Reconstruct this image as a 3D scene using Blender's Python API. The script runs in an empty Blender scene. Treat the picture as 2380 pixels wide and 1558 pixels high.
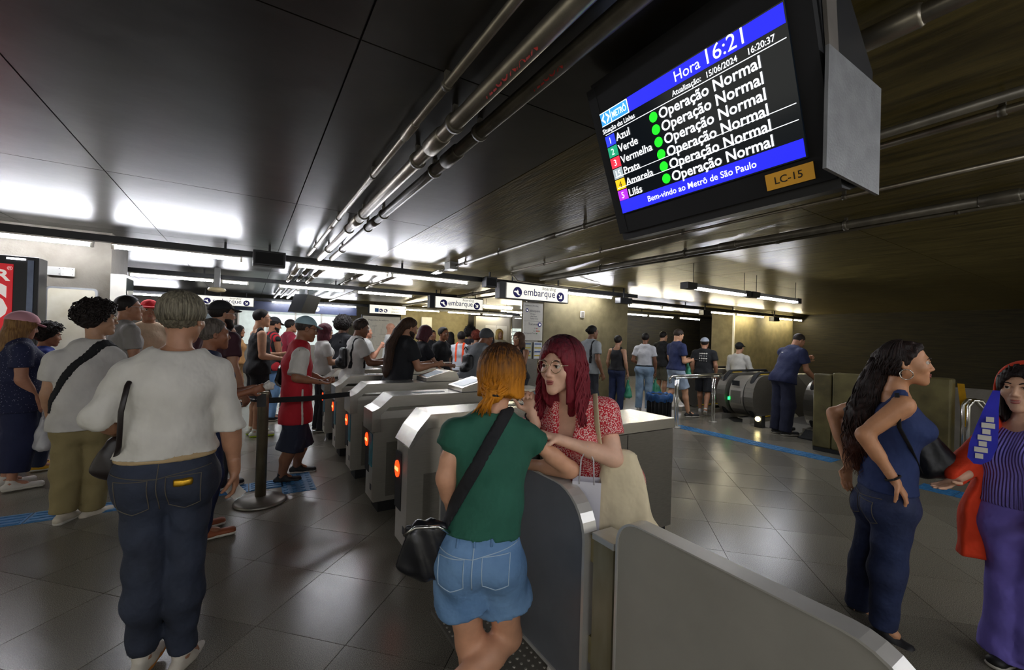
import bpy, bmesh, math, random
import numpy as np
from mathutils import Vector, Matrix
random.seed(7); np.random.seed(7)
S = bpy.context.scene
COL = S.collection
# ------------------------------------------------------------------ camera
CAMH, FPX = 1.53, 985.0
YAW, ROLL, PITCH = math.radians(32.0), math.radians(1.6), math.radians(0.4)
_f = Vector((math.sin(YAW)*math.cos(PITCH), math.cos(YAW)*math.cos(PITCH), math.sin(PITCH)))
_r0 = Vector((math.cos(YAW), -math.sin(YAW), 0)); _u0 = _r0.cross(_f)
_r = _r0*math.cos(ROLL)+_u0*math.sin(ROLL); _u = -_r0*math.sin(ROLL)+_u0*math.cos(ROLL)
cd = bpy.data.cameras.new('camera'); cam = bpy.data.objects.new('camera', cd); COL.objects.link(cam)
cd.sensor_width = 36; cd.sensor_fit = 'HORIZONTAL'; cd.lens = FPX/2380*36; cd.clip_start = .05
mw = Matrix((_r, _u, -_f)).transposed().to_4x4(); mw.translation = (0, 0, CAMH)
cam.matrix_world = mw; S.camera = cam
# ------------------------------------------------------------------ world, light levels, exposure
TUBE_POWER = 60.0
w = bpy.data.worlds.new('world'); S.world = w; w.use_nodes = True
w.node_tree.nodes['Background'].inputs[0].default_value = (1.0, .96, .82, 1)
w.node_tree.nodes['Background'].inputs[1].default_value = .38
S.view_settings.view_transform = 'Standard'; S.view_settings.look = 'None'
S.view_settings.gamma = 1; S.view_settings.use_curve_mapping = False
S.view_settings.exposure = 0.75
S.cycles.max_bounces = 6; S.cycles.diffuse_bounces = 3; S.cycles.glossy_bounces = 3; S.cycles.transmission_bounces = 4; S.cycles.caustics_reflective = False; S.cycles.caustics_refractive = False; S.cycles.use_adaptive_sampling = True; S.cycles.adaptive_threshold = .025
# ------------------------------------------------------------------ materials
def lin(h):
    if isinstance(h, str):
        c = [int(h[i:i+2], 16)/255 for i in (0, 2, 4)]
    else: c = h
    return tuple((x/12.92 if x <= .04045 else ((x+.055)/1.055)**2.4) for x in c)+(1,)
MATS = {}
def mat(name, col, rough=.6, metal=0., var=.12, scale=9., bump=0., bscale=60., stretch=(1,1,1), spec=.5, col2=None, coat=0., emit=None, power=0., trans=0., detail=4., bdist=.01):
    if name in MATS: return MATS[name]
    m = bpy.data.materials.new(name); m.use_nodes = True; MATS[name] = m
    nt = m.node_tree; b = nt.nodes['Principled BSDF']; L = nt.links.new
    b.inputs['Roughness'].default_value = rough; b.inputs['Metallic'].default_value = metal
    b.inputs['Specular IOR Level'].default_value = spec
    if coat: b.inputs['Coat Weight'].default_value = coat
    if trans: b.inputs['Transmission Weight'].default_value = trans
    c = lin(col)
    tc = nt.nodes.new('ShaderNodeTexCoord'); mp = nt.nodes.new('ShaderNodeMapping'); mp.inputs['Scale'].default_value = stretch
    L(tc.outputs['Object'], mp.inputs['Vector'])
    if var or col2:
        n = nt.nodes.new('ShaderNodeTexNoise'); n.inputs['Scale'].default_value = scale; n.inputs['Detail'].default_value = detail
        L(mp.outputs['Vector'], n.inputs['Vector'])
        r = nt.nodes.new('ShaderNodeValToRGB')
        r.color_ramp.elements[0].position = .33; r.color_ramp.elements[1].position = .67
        if col2: lo, hi = lin(col2), c
        else: lo = tuple(x*(1-var) for x in c[:3])+(1,); hi = tuple(min(1, x*(1+var)) for x in c[:3])+(1,)
        r.color_ramp.elements[0].color = lo; r.color_ramp.elements[1].color = hi
        L(n.outputs['Fac'], r.inputs['Fac']); L(r.outputs['Color'], b.inputs['Base Color'])
    else: b.inputs['Base Color'].default_value = c
    if bump:
        n2 = nt.nodes.new('ShaderNodeTexNoise'); n2.inputs['Scale'].default_value = bscale; n2.inputs['Detail'].default_value = 3
        L(mp.outputs['Vector'], n2.inputs['Vector'])
        bp = nt.nodes.new('ShaderNodeBump'); bp.inputs['Strength'].default_value = bump; bp.inputs['Distance'].default_value = bdist
        L(n2.outputs['Fac'], bp.inputs['Height']); L(bp.outputs['Normal'], b.inputs['Normal'])
    if emit:
        b.inputs['Emission Color'].default_value = lin(emit); b.inputs['Emission Strength'].default_value = power
        if power < 5: m.cycles.emission_sampling = 'NONE'
    return m
# ------------------------------------------------------------------ mesh helpers
class MB:
    """collects geometry for ONE mesh object"""
    def __init__(s): s.v = []; s.f = []; s.sm = []
    def add(s, v, f, smooth=False):
        o = len(s.v); s.v += [tuple(map(float, p)) for p in v]
        s.f += [tuple(i+o for i in q) for q in f]; s.sm += [smooth]*len(f); return s
    def box(s, x0, x1, y0, y1, z0, z1, bev=0.):
        if bev:
            bm = bmesh.new(); bmesh.ops.create_cube(bm, size=1)
            for q in bm.verts: q.co = ((x0+x1)/2+q.co.x*(x1-x0), (y0+y1)/2+q.co.y*(y1-y0), (z0+z1)/2+q.co.z*(z1-z0))
            bmesh.ops.bevel(bm, geom=bm.edges[:], offset=bev, segments=2, affect='EDGES', profile=.5)
            return s.bm(bm)
        v = [(x, y, z) for x in (x0, x1) for y in (y0, y1) for z in (z0, z1)]
        return s.add(v, [(0,1,3,2),(4,6,7,5),(0,4,5,1),(2,3,7,6),(0,2,6,4),(1,5,7,3)])
    def bm(s, bm, smooth=False):
        bm.verts.index_update(); s.add([q.co[:] for q in bm.verts], [[q.index for q in f.verts] for f in bm.faces], smooth); bm.free(); return s
    def tube(s, pts, r, n=10, cap=True, flat=1.):
        """pipe along a polyline; r number or list; flat squashes the section"""
        pts = [Vector(p) for p in pts]; k = len(pts); R = r if isinstance(r, (list, tuple)) else [r]*k
        v = []; ref = None
        for i, p in enumerate(pts):
            t = (pts[min(i+1, k-1)]-pts[max(i-1, 0)]).normalized()
            if ref is None: ref = t.orthogonal().normalized() if abs(t.z) > .9 else Vector((0, 0, 1))
            a = (ref-t*ref.dot(t)).normalized(); b = t.cross(a); ref = a
            for j in range(n):
                g = 2*math.pi*j/n; v.append(p+a*math.cos(g)*R[i]*flat+b*math.sin(g)*R[i])
        f = [(i*n+j, i*n+(j+1) % n, (i+1)*n+(j+1) % n, (i+1)*n+j) for i in range(k-1) for j in range(n)]
        s.add(v, f, True)
        if cap:
            o = len(s.v)-k*n
            s.f += [tuple(o+j for j in reversed(range(n))), tuple(o+(k-1)*n+j for j in range(n))]; s.sm += [False]*2
        return s
    def prism(s, poly, a, b, axis):
        """2-D polygon extruded from a to b along axis (0: poly=(y,z), 1: poly=(x,z), 2: poly=(x,y))"""
        def P(p, t): return (t, p[0], p[1]) if axis == 0 else ((p[0], t, p[1]) if axis == 1 else (p[0], p[1], t))
        n = len(poly); v = [P(p, a) for p in poly]+[P(p, b) for p in poly]
        return s.add(v, [tuple(range(n)), tuple(range(2*n-1, n-1, -1))]+[(i, i+n, (i+1) % n+n, (i+1) % n) for i in range(n)])
    def lathe(s, prof, cx, cy, n=32):
        """profile of (r,z) turned about a vertical axis"""
        v = [(cx+r*math.cos(2*math.pi*j/n), cy+r*math.sin(2*math.pi*j/n), z) for r, z in prof for j in range(n)]
        k = len(prof)
        s.add(v, [(i*n+j, i*n+(j+1) % n, (i+1)*n+(j+1) % n, (i+1)*n+j) for i in range(k-1) for j in range(n)], True)
        o = len(s.v)-k*n
        s.f += [tuple(o+j for j in range(n))[::-1], tuple(o+(k-1)*n+j for j in range(n))]; s.sm += [False]*2
        return s
    def build(s, name, m, parent=None, loc=None):
        me = bpy.data.meshes.new(name); me.from_pydata(s.v, [], s.f); me.update()
        for p, q in zip(me.polygons, s.sm): p.use_smooth = q
        bm = bmesh.new(); bm.from_mesh(me); bmesh.ops.recalc_face_normals(bm, faces=bm.faces); bm.to_mesh(me); bm.free()
        return link(name, me, m, parent, loc)
def link(name, me, m, parent=None, loc=None):
    o = bpy.data.objects.new(name, me); COL.objects.link(o)
    if m: me.materials.append(m)
    if parent: o.parent = parent
    if loc: o.location = loc
    return o
def tag(o, label, cat, group=None):
    o['label'] = label; o['category'] = cat
    if group: o['group'] = group
    return o
def struct(o): o['kind'] = 'structure'; return o
def empty(name, loc=(0, 0, 0), rz=0., label=None, cat=None, group=None):
    o = bpy.data.objects.new(name, None); COL.objects.link(o); o.location = loc; o.rotation_euler = (0, 0, rz)
    o.empty_display_size = .05
    if label: tag(o, label, cat, group)
    return o
def bx(name, m, parent, x0, x1, y0, y1, z0, z1, bev=0.): return MB().box(x0, x1, y0, y1, z0, z1, bev).build(name, m, parent)
def copy_tree(o, parent=None):
    c = o.copy(); COL.objects.link(c); c.parent = parent
    for ch in list(o.children): copy_tree(ch, c)
    return c
def text(name, s, size, m, parent, origin, ux, uy, bold=0., align='LEFT', wid=1., shear=0., thick=.001, cyl=None):
    """flat lettering as a mesh: origin, right vector and up vector in the parent's space; cyl=(centre,axis unit,r) wraps it round a pipe"""
    cu = bpy.data.curves.new('lettering', 'FONT'); cu.body = s; cu.size = size; cu.align_x = align; cu.offset = bold*size
    cu.shear = shear; cu.extrude = 0; cu.resolution_u = 3
    ob = bpy.data.objects.new('lettering_tmp', cu); COL.objects.link(ob)
    dg = bpy.context.evaluated_depsgraph_get(); me = bpy.data.meshes.new_from_object(ob.evaluated_get(dg))
    bpy.data.objects.remove(ob); bpy.data.curves.remove(cu)
    ux = Vector(ux).normalized(); uy = Vector(uy).normalized(); n = ux.cross(uy); o0 = Vector(origin)
    for v in me.vertices:
        if cyl:
            ang = v.co.y/cyl+.0; v.co = o0+ux*v.co.x*wid+uy*math.sin(ang)*cyl+n*(math.cos(ang)*cyl-cyl)
        else: v.co = o0+ux*v.co.x*wid+uy*v.co.y
    me.name = name; me.materials.clear()
    return link(name, me, m, parent)
# ================================================================== materials used by the place
CZ = 2.80
m_tile = mat('floor_granite', '5c5850', .24, var=.10, scale=3, bump=.05, bscale=180, spec=.45)
nt = m_tile.node_tree   # fine granite speckle over the tile tone, and a tone that differs from tile to tile
_b = nt.nodes['Principled BSDF']
_n = nt.nodes.new('ShaderNodeTexNoise'); _n.inputs['Scale'].default_value = 260; _n.inputs['Detail'].default_value = 2
_rr = nt.nodes.new('ShaderNodeValToRGB'); _rr.color_ramp.elements[0].position = .35; _rr.color_ramp.elements[1].position = .68
_rr.color_ramp.elements[0].color = lin('4b473f'); _rr.color_ramp.elements[1].color = lin('8a8578')
_mx = nt.nodes.new('ShaderNodeMix'); _mx.data_type = 'RGBA'; _mx.blend_type = 'MULTIPLY'; _mx.inputs[0].default_value = 1
_oi = nt.nodes.new('ShaderNodeObjectInfo'); _ma = nt.nodes.new('ShaderNodeMapRange'); _ma.inputs[3].default_value = 1.0; _ma.inputs[4].default_value = 1.35
_tc = nt.nodes.new('ShaderNodeTexCoord')
nt.links.new(_tc.outputs['Object'], _n.inputs['Vector'])
nt.links.new(_n.outputs['Fac'], _rr.inputs['Fac']); nt.links.new(_oi.outputs['Random'], _ma.inputs[0])
nt.links.new(_rr.outputs['Color'], _mx.inputs[6]); nt.links.new(_ma.outputs[0], _mx.inputs[7])
nt.links.new(_mx.outputs[2], _b.inputs['Base Color'])
m_grout = mat('floor_joint', '1d1b18', .8)
m_ceil = mat('ceiling_gloss_concrete', '2b261e', .34, var=.35, scale=2.6, bump=.30, bscale=3.2, stretch=(1, 1, 1), col2='1a1610', spec=.5, detail=7)
m_ceil_y = mat('ceiling_board_lit_tone', '756838', .32, var=.3, scale=2.5, bump=.40, bscale=9, stretch=(6, .7, 1), col2='453c1e')  # board-formed concrete; light on the right-hand ceiling is painted into its paler olive
m_conc = mat('pier_concrete', '6c675e', .7, scale=4, col2='5c574d', bump=.3, bscale=40, detail=8)
m_conc_y = mat('pier_yellow_concrete', '7d7352', .7, scale=5, col2='6b6245', bump=.3, bscale=40, detail=8)
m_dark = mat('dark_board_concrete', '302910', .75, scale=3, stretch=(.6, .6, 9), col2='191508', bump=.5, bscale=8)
m_black = mat('black_paint', '17181b', .45, var=.1)
m_blackmatt = mat('black_matt', '0e0f11', .8, var=.1)
m_steel = mat('brushed_steel', 'b4b0a6', .38, .72, var=.06, scale=20, stretch=(.25, 1, 14), bump=.02, bscale=90)
m_steel_d = mat('dark_steel', '86827a', .42, .7, var=.08, scale=14, stretch=(1, 1, 10))
m_chrome = mat('polished_steel', 'd0d0cc', .16, 1., var=.03)
m_galv = mat('galvanised_pipe', '9b9486', .36, .9, var=.15, scale=12, bump=.06, bscale=50)
m_galv_d = mat('painted_pipe', '5f5a4e', .4, .5, var=.2, scale=12, bump=.05, bscale=50)
m_white = mat('white_paint', 'd8d5cb', .45, var=.05)
m_grey = mat('grey_paint', '8d8d8a', .5, var=.06)
m_greyd = mat('grey_gate_sheet', '9c9990', .5, .1, var=.05, scale=6, bump=.04, bscale=240)
m_tube = mat('lit_tube', 'ffffff', .4, var=0, emit='f4f6ff', power=TUBE_POWER)
m_tube_w = mat('lit_tube_warm', 'ffffff', .4, var=0, emit='fff3cf', power=TUBE_POWER)
m_sign = mat('lit_sign_face', 'e8e6da', .5, var=0, emit='fffcf0', power=.5)
m_navy = mat('sign_navy_ink', '2a2384', .6, var=0)
m_ink = mat('sign_grey_ink', '4a4850', .6, var=0)
m_blue = mat('tactile_blue', '22689a', .55, var=.15, scale=30)
m_glass = mat('clear_glass', 'cfe0dc', .05, var=0, trans=.92, spec=.5)
# ================================================================== floor
HOLE = (8.75, 19.2, 3.15, 6.25)     # escalator well
fl = empty('floor'); struct(fl)
gb = MB()
for a in [(-7, HOLE[0], -4, 20), (HOLE[0], 21, -4, HOLE[2]), (HOLE[0], 21, HOLE[3], 20)]:
    gb.box(a[0], a[1], a[2], a[3], -.25, -.006)
gb.build('joint_bed', m_grout, fl)
TS = .3685; g = .0018
tile_pts = []
for i in range(-40, 90):
    for j in range(-60, 60):
        cx = .45+TS*(i+j); cy = 2.55+TS*(i-j)
        if -6.7 < cx < 19 and -3.6 < cy < 19.6 and not (HOLE[0]-.2 < cx and HOLE[2]-.2 < cy < HOLE[3]+.2):
            v = Vector((cx, cy, -CAMH)); dd = v.dot(_f)
            px = 1190+FPX*v.dot(_r)/dd if dd > .5 else -9999
            tile_pts.append((v.length+(0 if -150 < px < 2530 and v.length > 1.7 else 100), cx, cy))
tile_pts.sort()
a_ = TS-g*1.414
tme = MB().prism([(a_, 0), (0, a_), (-a_, 0), (0, -a_)], -.012, 0, 2)
proto = None; rest = MB()
for k, (d, cx, cy) in enumerate(tile_pts):
    if k < 300:
        if proto is None: proto = tme.build('tile', m_tile, fl, (cx, cy, 0))
        else: link('tile', proto.data, None, fl, (cx, cy, 0))
    else:
        rest.prism([(cx+a_, cy), (cx, cy+a_), (cx-a_, cy), (cx, cy-a_)], -.012, 0, 2)
o = rest.build('distant_tile_field', m_tile, fl); o['kind'] = 'stuff'
# ================================================================== ceiling: cast panels with open joints
ce = empty('ceiling', (0, 0, CZ)); struct(ce)
MB().box(-7, 21, -4, 20, .012, .2).build('slab', m_grout, ce)
px_, py_ = 1.40, 2.79; pa = None
for i in range(-5, 15):
    for j in range(-3, 7):
        x0 = -1.02+px_*i; y0 = 1.91+py_*(j-0)
        if x0 < -6 or x0 > 20 or y0 < -3 or y0 > 18.5: continue
        yb = x0 > 1.5
        if yb: pp = pb_ if 'pb_' in globals() else None
        else: pp = pa
        if pp is None:
            pp = MB().box(.004, px_-.004, .004, py_-.004, 0, .05).build('ceiling_panel', m_ceil_y if yb else m_ceil, ce, (x0, y0, 0))
            if yb: pb_ = pp
            else: pa = pp
        else: link('ceiling_panel', pp.data, None, ce, (x0, y0, 0))
# ================================================================== walls and piers
wl = struct(MB().box(-7, -1.59, 7.78, 8.7, 0, CZ).build('wall_left', m_conc))
wp = struct(MB().box(5.7, 8.40, 7.78, 8.7, 0, CZ).build('wall_pier', m_conc_y))
wc = struct(MB().box(14.9, 21, 8.75, 9.6, -6, CZ).build('wall_column', m_conc_y))
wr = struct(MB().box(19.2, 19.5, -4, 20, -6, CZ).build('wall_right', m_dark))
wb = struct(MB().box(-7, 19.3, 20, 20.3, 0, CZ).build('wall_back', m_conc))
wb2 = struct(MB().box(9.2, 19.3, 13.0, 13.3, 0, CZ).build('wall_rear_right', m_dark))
wll = struct(MB().box(-7.2, -7, 7, 20, 0, CZ).build('wall_far_left', m_conc))
struct(MB().box(5.65, 8.9, 18.2, 18.5, 0, CZ).build('wall_yellow', m_conc_y))
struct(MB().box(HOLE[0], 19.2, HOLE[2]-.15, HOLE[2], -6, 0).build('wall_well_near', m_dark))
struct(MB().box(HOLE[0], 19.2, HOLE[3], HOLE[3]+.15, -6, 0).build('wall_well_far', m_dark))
# corner guard on the far column and small wall fittings
tag(MB().box(14.88, 14.93, 8.72, 8.78, 0, CZ).build('corner_guard', m_white), 'thin pale corner guard on the far yellow column', 'corner guard')
e = empty('junction_box', (6.83, 7.765, 2.14), 0, 'small square cream junction box on the yellow pier', 'box')
MB().box(-.06, .06, -.02, .015, -.08, .08, .008).build('cover', m_white, e); MB().box(-.045, .045, -.024, -.02, -.065, .065).build('lid', m_conc, e)
# left wall fittings
e = empty('wall_plate', (-2.06, 7.77, 2.23), 0, 'pair of blank screwed metal cover plates high on the left wall', 'plate')
bx('plate', m_grey, e, -.13, 0, -.015, .01, -.055, .055); bx('plate', m_white, e, 0, .12, -.015, .01, -.055, .055)
for x in (-.02, .015, .105):
    for z in (-.035, .035): MB().tube([(x, -.02, z), (x, -.012, z)], .005, 8).build('screw', m_black, e)
e = empty('notice_board', (-1.95, 7.76, 1.35), 0, 'empty white notice board with rounded silver frame on the left wall', 'board')
def rrect(w, h, r, n=6, cx=0, cz=0):
    p = []
    for (sx, sz, a0) in ((1, 1, 0), (-1, 1, 90), (-1, -1, 180), (1, -1, 270)):
        for k in range(n+1):
            a = math.radians(a0+90*k/n); p.append((cx+sx*(w-r)+r*math.cos(a), cz+sz*(h-r)+r*math.sin(a)))
    return p
MB().prism(rrect(.245, .68, .05), -.03, .02, 1).build('frame', mat('silver_frame', 'b9bcc0', .35, .7), e)
MB().prism(rrect(.222, .655, .035), -.033, -.02, 1).build('panel', mat('stained_white_panel', 'd9d4c2', .6, col2='c3bba2', scale=4), e)
# advertising light box at the left edge
e = empty('advertising_panel', (-2.55, 7.25, 0), 0, 'tall black advertising light box with red poster at the left edge', 'advertisement')
bx('case', m_black, e, -.75, .45, -.05, .2, 0, 2.32, .01)
bx('side_rail', mat('blue_grey_rail', '5d6678', .35, .6), e, .36, .41, -.065, -.05, 0, 2.28)
bx('top_glow_strip', mat('glow_strip', 'ffffff', .4, var=0, emit='f4f6ff', power=6), e, .19, .34, -.058, -.05, 2.275, 2.295)
pm = mat('red_poster', 'e2202c', .35, var=.03, emit='ff2030', power=.15)
po = bx('poster', pm, e, -.72, .245, -.06, -.05, .5, 2.22)
wm = mat('poster_white', 'f2ece6', .4, var=0, emit='fff4ee', power=.25)
text('poster_lettering', 'ER', .17, wm, po, (.215, -.062, 2.03), (1, 0, 0), (0, 0, 1), .035, 'RIGHT', 1.05)
text('poster_lettering', '®', .06, wm, po, (.22, -.062, 2.15), (1, 0, 0), (0, 0, 1), .0, 'CENTER')
text('poster_lettering', 'S', .5, wm, po, (.20, -.0625, 1.62), (1, 0, 0), (0, 0, 1), .06, 'RIGHT', .8)
# cabinet on the side face of the left wall
e = empty('wall_cabinet', (-1.59, 7.95, 1.75), 0, 'white metal cabinet with glazed side mounted on the corner of the left wall', 'cabinet')
bx('case', m_white, e, 0, .16, -.2, .25, 0, .5, .006); bx('glass_door', m_glass, e, .16, .168, -.17, .22, .04, .46)
MB().tube([(.17, -.15, .2), (.17, -.15, .28)], .008, 8).build('handle', m_steel, e)
# ================================================================== fluorescent lights and cable trays
def fixture(x0, x1, y, z, label, warm=False, group='ceiling tube lights', rods=False):
    e = empty('fluorescent_light', ((x0+x1)/2, y, z), 0, label, 'light', group); h = (x1-x0)/2
    bx('reflector', m_white, e, -h, h, -.045, .045, .028, .048)
    MB().tube([(-h+.03, 0, 0), (h-.03, 0, 0)], .019, 10).build('tube', m_tube_w if warm else m_tube, e)
    if rods:
        for s in (-1, 1): MB().tube([(s*h*.6, 0, .04), (s*h*.6, 0, CZ-z+.002)], .006, 6).build('rod', m_black, e)
    for s in (-1, 1): bx('socket', m_white, e, s*h-.03*(s > 0), s*h+.03*(s < 0), -.02, .02, -.026, .03)
    return e
ordn = ['first', 'second', 'third', 'fourth', 'fifth', 'sixth', 'seventh', 'eighth', 'ninth', 'tenth']
def tray(x0, x1, y, z, label, h=.085, hang=1.3):
    e = empty('cable_tray', (x0, y, z), 0, label, 'cable tray', 'trays carrying the tube lights')
    bx('channel', m_black, e, 0, x1-x0, -.05, .05, 0, h)
    x = .5
    while x < x1-x0:
        bx('hanger', m_black, e, x-.015, x+.015, -.012, .012, h, CZ-z+.004); x += hang*2
    return e
Y1 = 7.42
tray(-6, 8.3, Y1, 2.62, 'black cable tray over the front row of tube lights')
for k, (a, b) in enumerate([(-4.6, -3.2), (-3.08, -1.69), (-1.52, -.09), (.62, 2.05), (2.12, 3.6), (5.98, 7.45)]):
    fixture(a, b, Y1, 2.565, ordn[k]+' lit tube from the left in the front ceiling row')
tray(8.5, 19.1, 8.38, 2.62, 'black cable tray over the tube lights beyond the yellow pier')
for k, (a, b) in enumerate([(9.1, 10.4), (10.5, 12.0), (12.8, 14.3), (14.4, 16.2), (17.0, 18.3), (18.4, 19.1)]):
    fixture(a, b, 8.38, 2.555, ordn[k]+' lit tube past the yellow pier above the escalators', True)
tray(-6.5, 5.0, 11.05, 2.62, 'black cable tray over the second row of tube lights'); tray(10, 19, 11.4, 2.62, 'black cable tray in the dark hall behind the escalators')
for k, (a, b) in enumerate([(-3.6, -2.1), (-2.0, -.62), (-.5, -.0), (.58, 2.0), (2.3, 3.72)]):
    fixture(a, b, 11.05, 2.565, ordn[k]+' lit tube from the left in the second ceiling row')
for k, (a, b) in enumerate([(12.2, 13.4), (13.5, 15.0), (15.4, 16.8)]):
    fixture(a, b, 11.4, 2.56, ordn[k]+' lit tube of the rear row seen under the escalator lights')
for k, (a, b, y, wm_) in enumerate([(-3.4, -1.9, 17.3, 0), (.7, 1.6, 17.3, 0), (2.1, 3.6, 17.3, 0), (5.4, 6.9, 16.9, 1), (7.3, 8.9, 17.0, 1), (9.0, 10.6, 17.0, 1), (8.3, 9.9, 14.2, 1), (6.4, 7.7, 12.3, 1), (10.4, 11.6, 16.0, 0), (12.0, 13.2, 19.0, 0)]):
    fixture(a, b, y, 2.56, ordn[k]+' lit tube from the left deep in the ticket hall', wm_, rods=True)
tray(-6.5, 12, 17.55, 2.62, 'black cable tray deep in the ticket hall')
tray(-5.2, 7.6, -2.2, 2.62, 'black cable tray of the row behind the viewpoint')
for k, (a, b) in enumerate([(-5, -3.6), (-3.0, -1.6), (-.7, .7), (1.3, 2.7), (3.6, 5.0), (6.0, 7.4)]):
    fixture(a, b, -2.2, 2.565, ordn[k]+' lit tube of the row behind the viewpoint')
# suspended boxed lights on the right
for k, (a, b) in enumerate([(5.95, 7.55), (7.8, 9.4)]):
    e = empty('suspended_light', (a, 4.2, 2.40), 0, ('nearer' if k == 0 else 'farther')+' boxed tube light hung on thin rods above the escalator hall', 'light', 'suspended boxed lights')
    n = b-a
    bx('housing', m_grey, e, 0, n, -.05, .05, .02, .075); bx('ballast_box', m_black, e, -.18, .06, -.07, .07, -.02, .08)
    bx('end_cap', m_black, e, n-.12, n+.02, -.06, .06, -.02, .08)
    MB().tube([(.1, 0, 0), (n-.14, 0, 0)], .019, 10).build('tube', m_tube, e)
    for x in (.05, n-.1): MB().tube([(x, 0, .07), (x, 0, CZ-2.40+.002)], .005, 6).build('rod', m_black, e)
# speaker boxes and cameras on the tray
for (x, y, z, sx, sz, lb) in [(.25, 7.25, 2.595, .21, .11, 'large black loudspeaker box on the tray between tube lights'), (7.68, 7.25, 2.5, .2, .07, 'black loudspeaker box hung at the front of the yellow pier'),
                              (12.35, 8.2, 2.50, .2, .08, 'black speaker box above the escalator landing'), (16.6, 8.2, 2.5, .2, .08, 'small dark speaker box by the far yellow column'), (3.98, 7.25, 2.6, .12, .1, 'black ballast box left of the near boarding sign')]:
    e = empty('speaker_box', (x, y, z), 0, lb, 'speaker'); bx('case', m_black, e, -sx, sx, -.09, .09, -sz, sz, .008)
    bx('grille', m_blackmatt, e, -sx*.85, sx*.85, -.094, -.088, -sz*.75, sz*.75); bx('stem', m_black, e, -.015, .015, -.015, .015, sz, CZ-z+.004)
e = empty('ceiling_camera', (-.55, 10.6, 2.30), 0, 'cream dome fitting on a grey drop pole over the queue', 'camera')
bx('pole', m_grey, e, -.05, .05, -.05, .05, .1, CZ-2.30+.004)
MB().lathe([(.02, 0), (.14, .02), (.16, .05), (.14, .08), (.05, .10)], 0, 0).build('dome', mat('cream_plastic', 'd8c79a', .5), e)
# ================================================================== ceiling pipes
def pipe(x, z, r, y0, y1, m, label, joints, clamps, strap=True):
    e = empty('ceiling_pipe', (x, 0, z), 0, label, 'pipe', 'pipes running along the ceiling')
    MB().tube([(0, y0, 0), (0, y1, 0)], r, 16).build('pipe_run', m, e)
    for y in joints:
        MB().tube([(0, y-.11, 0), (0, y-.1, 0), (0, y+.1, 0), (0, y+.11, 0)], [r*1.08, r*1.24, r*1.24, r*1.08], 16).build('coupling', m, e)
    for y in clamps:
        MB().tube([(0, y-.015, 0), (0, y+.015, 0)], r*1.3, 16).build('clamp', m_galv_d, e)
        bx('clamp_bracket', m_galv_d, e, -.012, .012, y-.012, y+.012, r, CZ-z)
    return e
pA = pipe(.78, 2.735, .021, -1.5, 7.3, m_galv, 'thin galvanised pipe, leftmost of the three ceiling pipes', [2.45, 5.2], [1.9, 3.3, 4.75, 6.5])
pB = pipe(.935, 2.70, .042, -1.5, 7.3, m_galv, 'thick pale galvanised pipe in the middle of the ceiling bundle', [2.42, 4.6], [2.15, 2.75, 4.3, 5.0, 6.4])
pC = pipe(1.115, 2.72, .038, -1.5, 7.3, m_galv_d, 'thick dark painted pipe on the right of the ceiling bundle', [2.6, 4.6], [2.2, 2.9, 4.25, 4.9, 6.4])
m_red = mat('stencil_red', 'b83028', .7, var=.25, scale=60)
def on_pipe(p, s, r, y, size, ang):
    c, sn = math.cos(ang), math.sin(ang)   # ang from straight down towards -x
    n = Vector((-sn, 0, -c)); ux = Vector((0, -1, 0)); uy = n.cross(ux)
    text('stencil_lettering', s, size, m_red, p, n*(r+.0015)+Vector((0, y, 0))-uy*size*.35, ux, uy, .01, 'LEFT', .95, cyl=r+.0015)
on_pipe(pB, 'TELCOM/ALM', .042, 1.78, .075, .75); on_pipe(pC, 'TELCOM', .038, 1.64, .062, .85)
pipe(3.0, 2.735, .026, -1, 6.9, m_galv_d, 'brown conduit pair leading from a junction box beside the monitor', [1.2, 4.0], [2.0, 3.4, 5.2, 6.3])
pipe(4.08, 2.75, .016, -1, 6.6, m_galv, 'slim bright conduit right of the monitor', [], [1.5, 3.0, 4.3, 5.6])
pipe(4.95, 2.73, .04, -1, 6.9, m_galv_d, 'broad dull conduit crossing the ceiling toward the yellow pier', [.8, 3.0], [1.8, 3.6, 5.2])
pipe(5.3, 2.755, .018, -1, 7.2, m_galv_d, 'thin dark conduit next to the broad dull conduit', [], [1.1, 2.6, 4.2, 5.9])
pipe(3.12, 2.715, .02, -1, 2.2, m_galv, 'short silver conduit emerging behind the monitor bracket', [], [.5, 1.6])
pipe(2.0, 2.72, .034, -1, 1.9, m_galv, 'silver pipe above the top right of the monitor', [.62], [.3, 1.4])
e = empty('conduit_box', (2.93, 6.75, 2.72), 0, 'grey conduit junction box with short stubs near the front lights', 'box')
bx('case', m_grey, e, -.06, .1, -.12, .12, -.05, .08, .006)
for i, dx in enumerate((-.05, 0, .05)): MB().tube([(dx, .1, -.02), (dx-.1, .55, -.06)], .018, 8).build('stub', m_chrome, e)
for (x, y, z0_, lb) in [(4.0, 6.75, 2.72, 'white flexible conduit looping past the near boarding sign')]:
    o = MB().tube([(x+.1, y-.1, z0_), (x+.3, y+.15, 2.72), (x+.5, y+.3, 2.66), (x+1.6, y+.35, 2.645), (x+2.1, y+.35, 2.63), (x+2.35, y+.25, 2.7), (x+2.6, y+.2, 2.76)], .014, 8).build('flexible_conduit', m_galv); tag(o, lb, 'conduit')
# bundle of pipes continuing deep in the hall beyond the first row
for k, (x, z, r) in enumerate([(.75, 2.70, .04), (.95, 2.72, .035), (1.15, 2.70, .04), (1.9, 2.72, .03), (2.5, 2.70, .03), (5.2, 2.7, .04), (6.0, 2.72, .03)]):
    pipe(x, z, r, 7.6, 16.5, m_galv_d if k % 2 else m_galv, ordn[k]+' pipe from the left running back into the ticket hall', [9.5, 13], [8.4, 10.4, 12.4])
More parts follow.
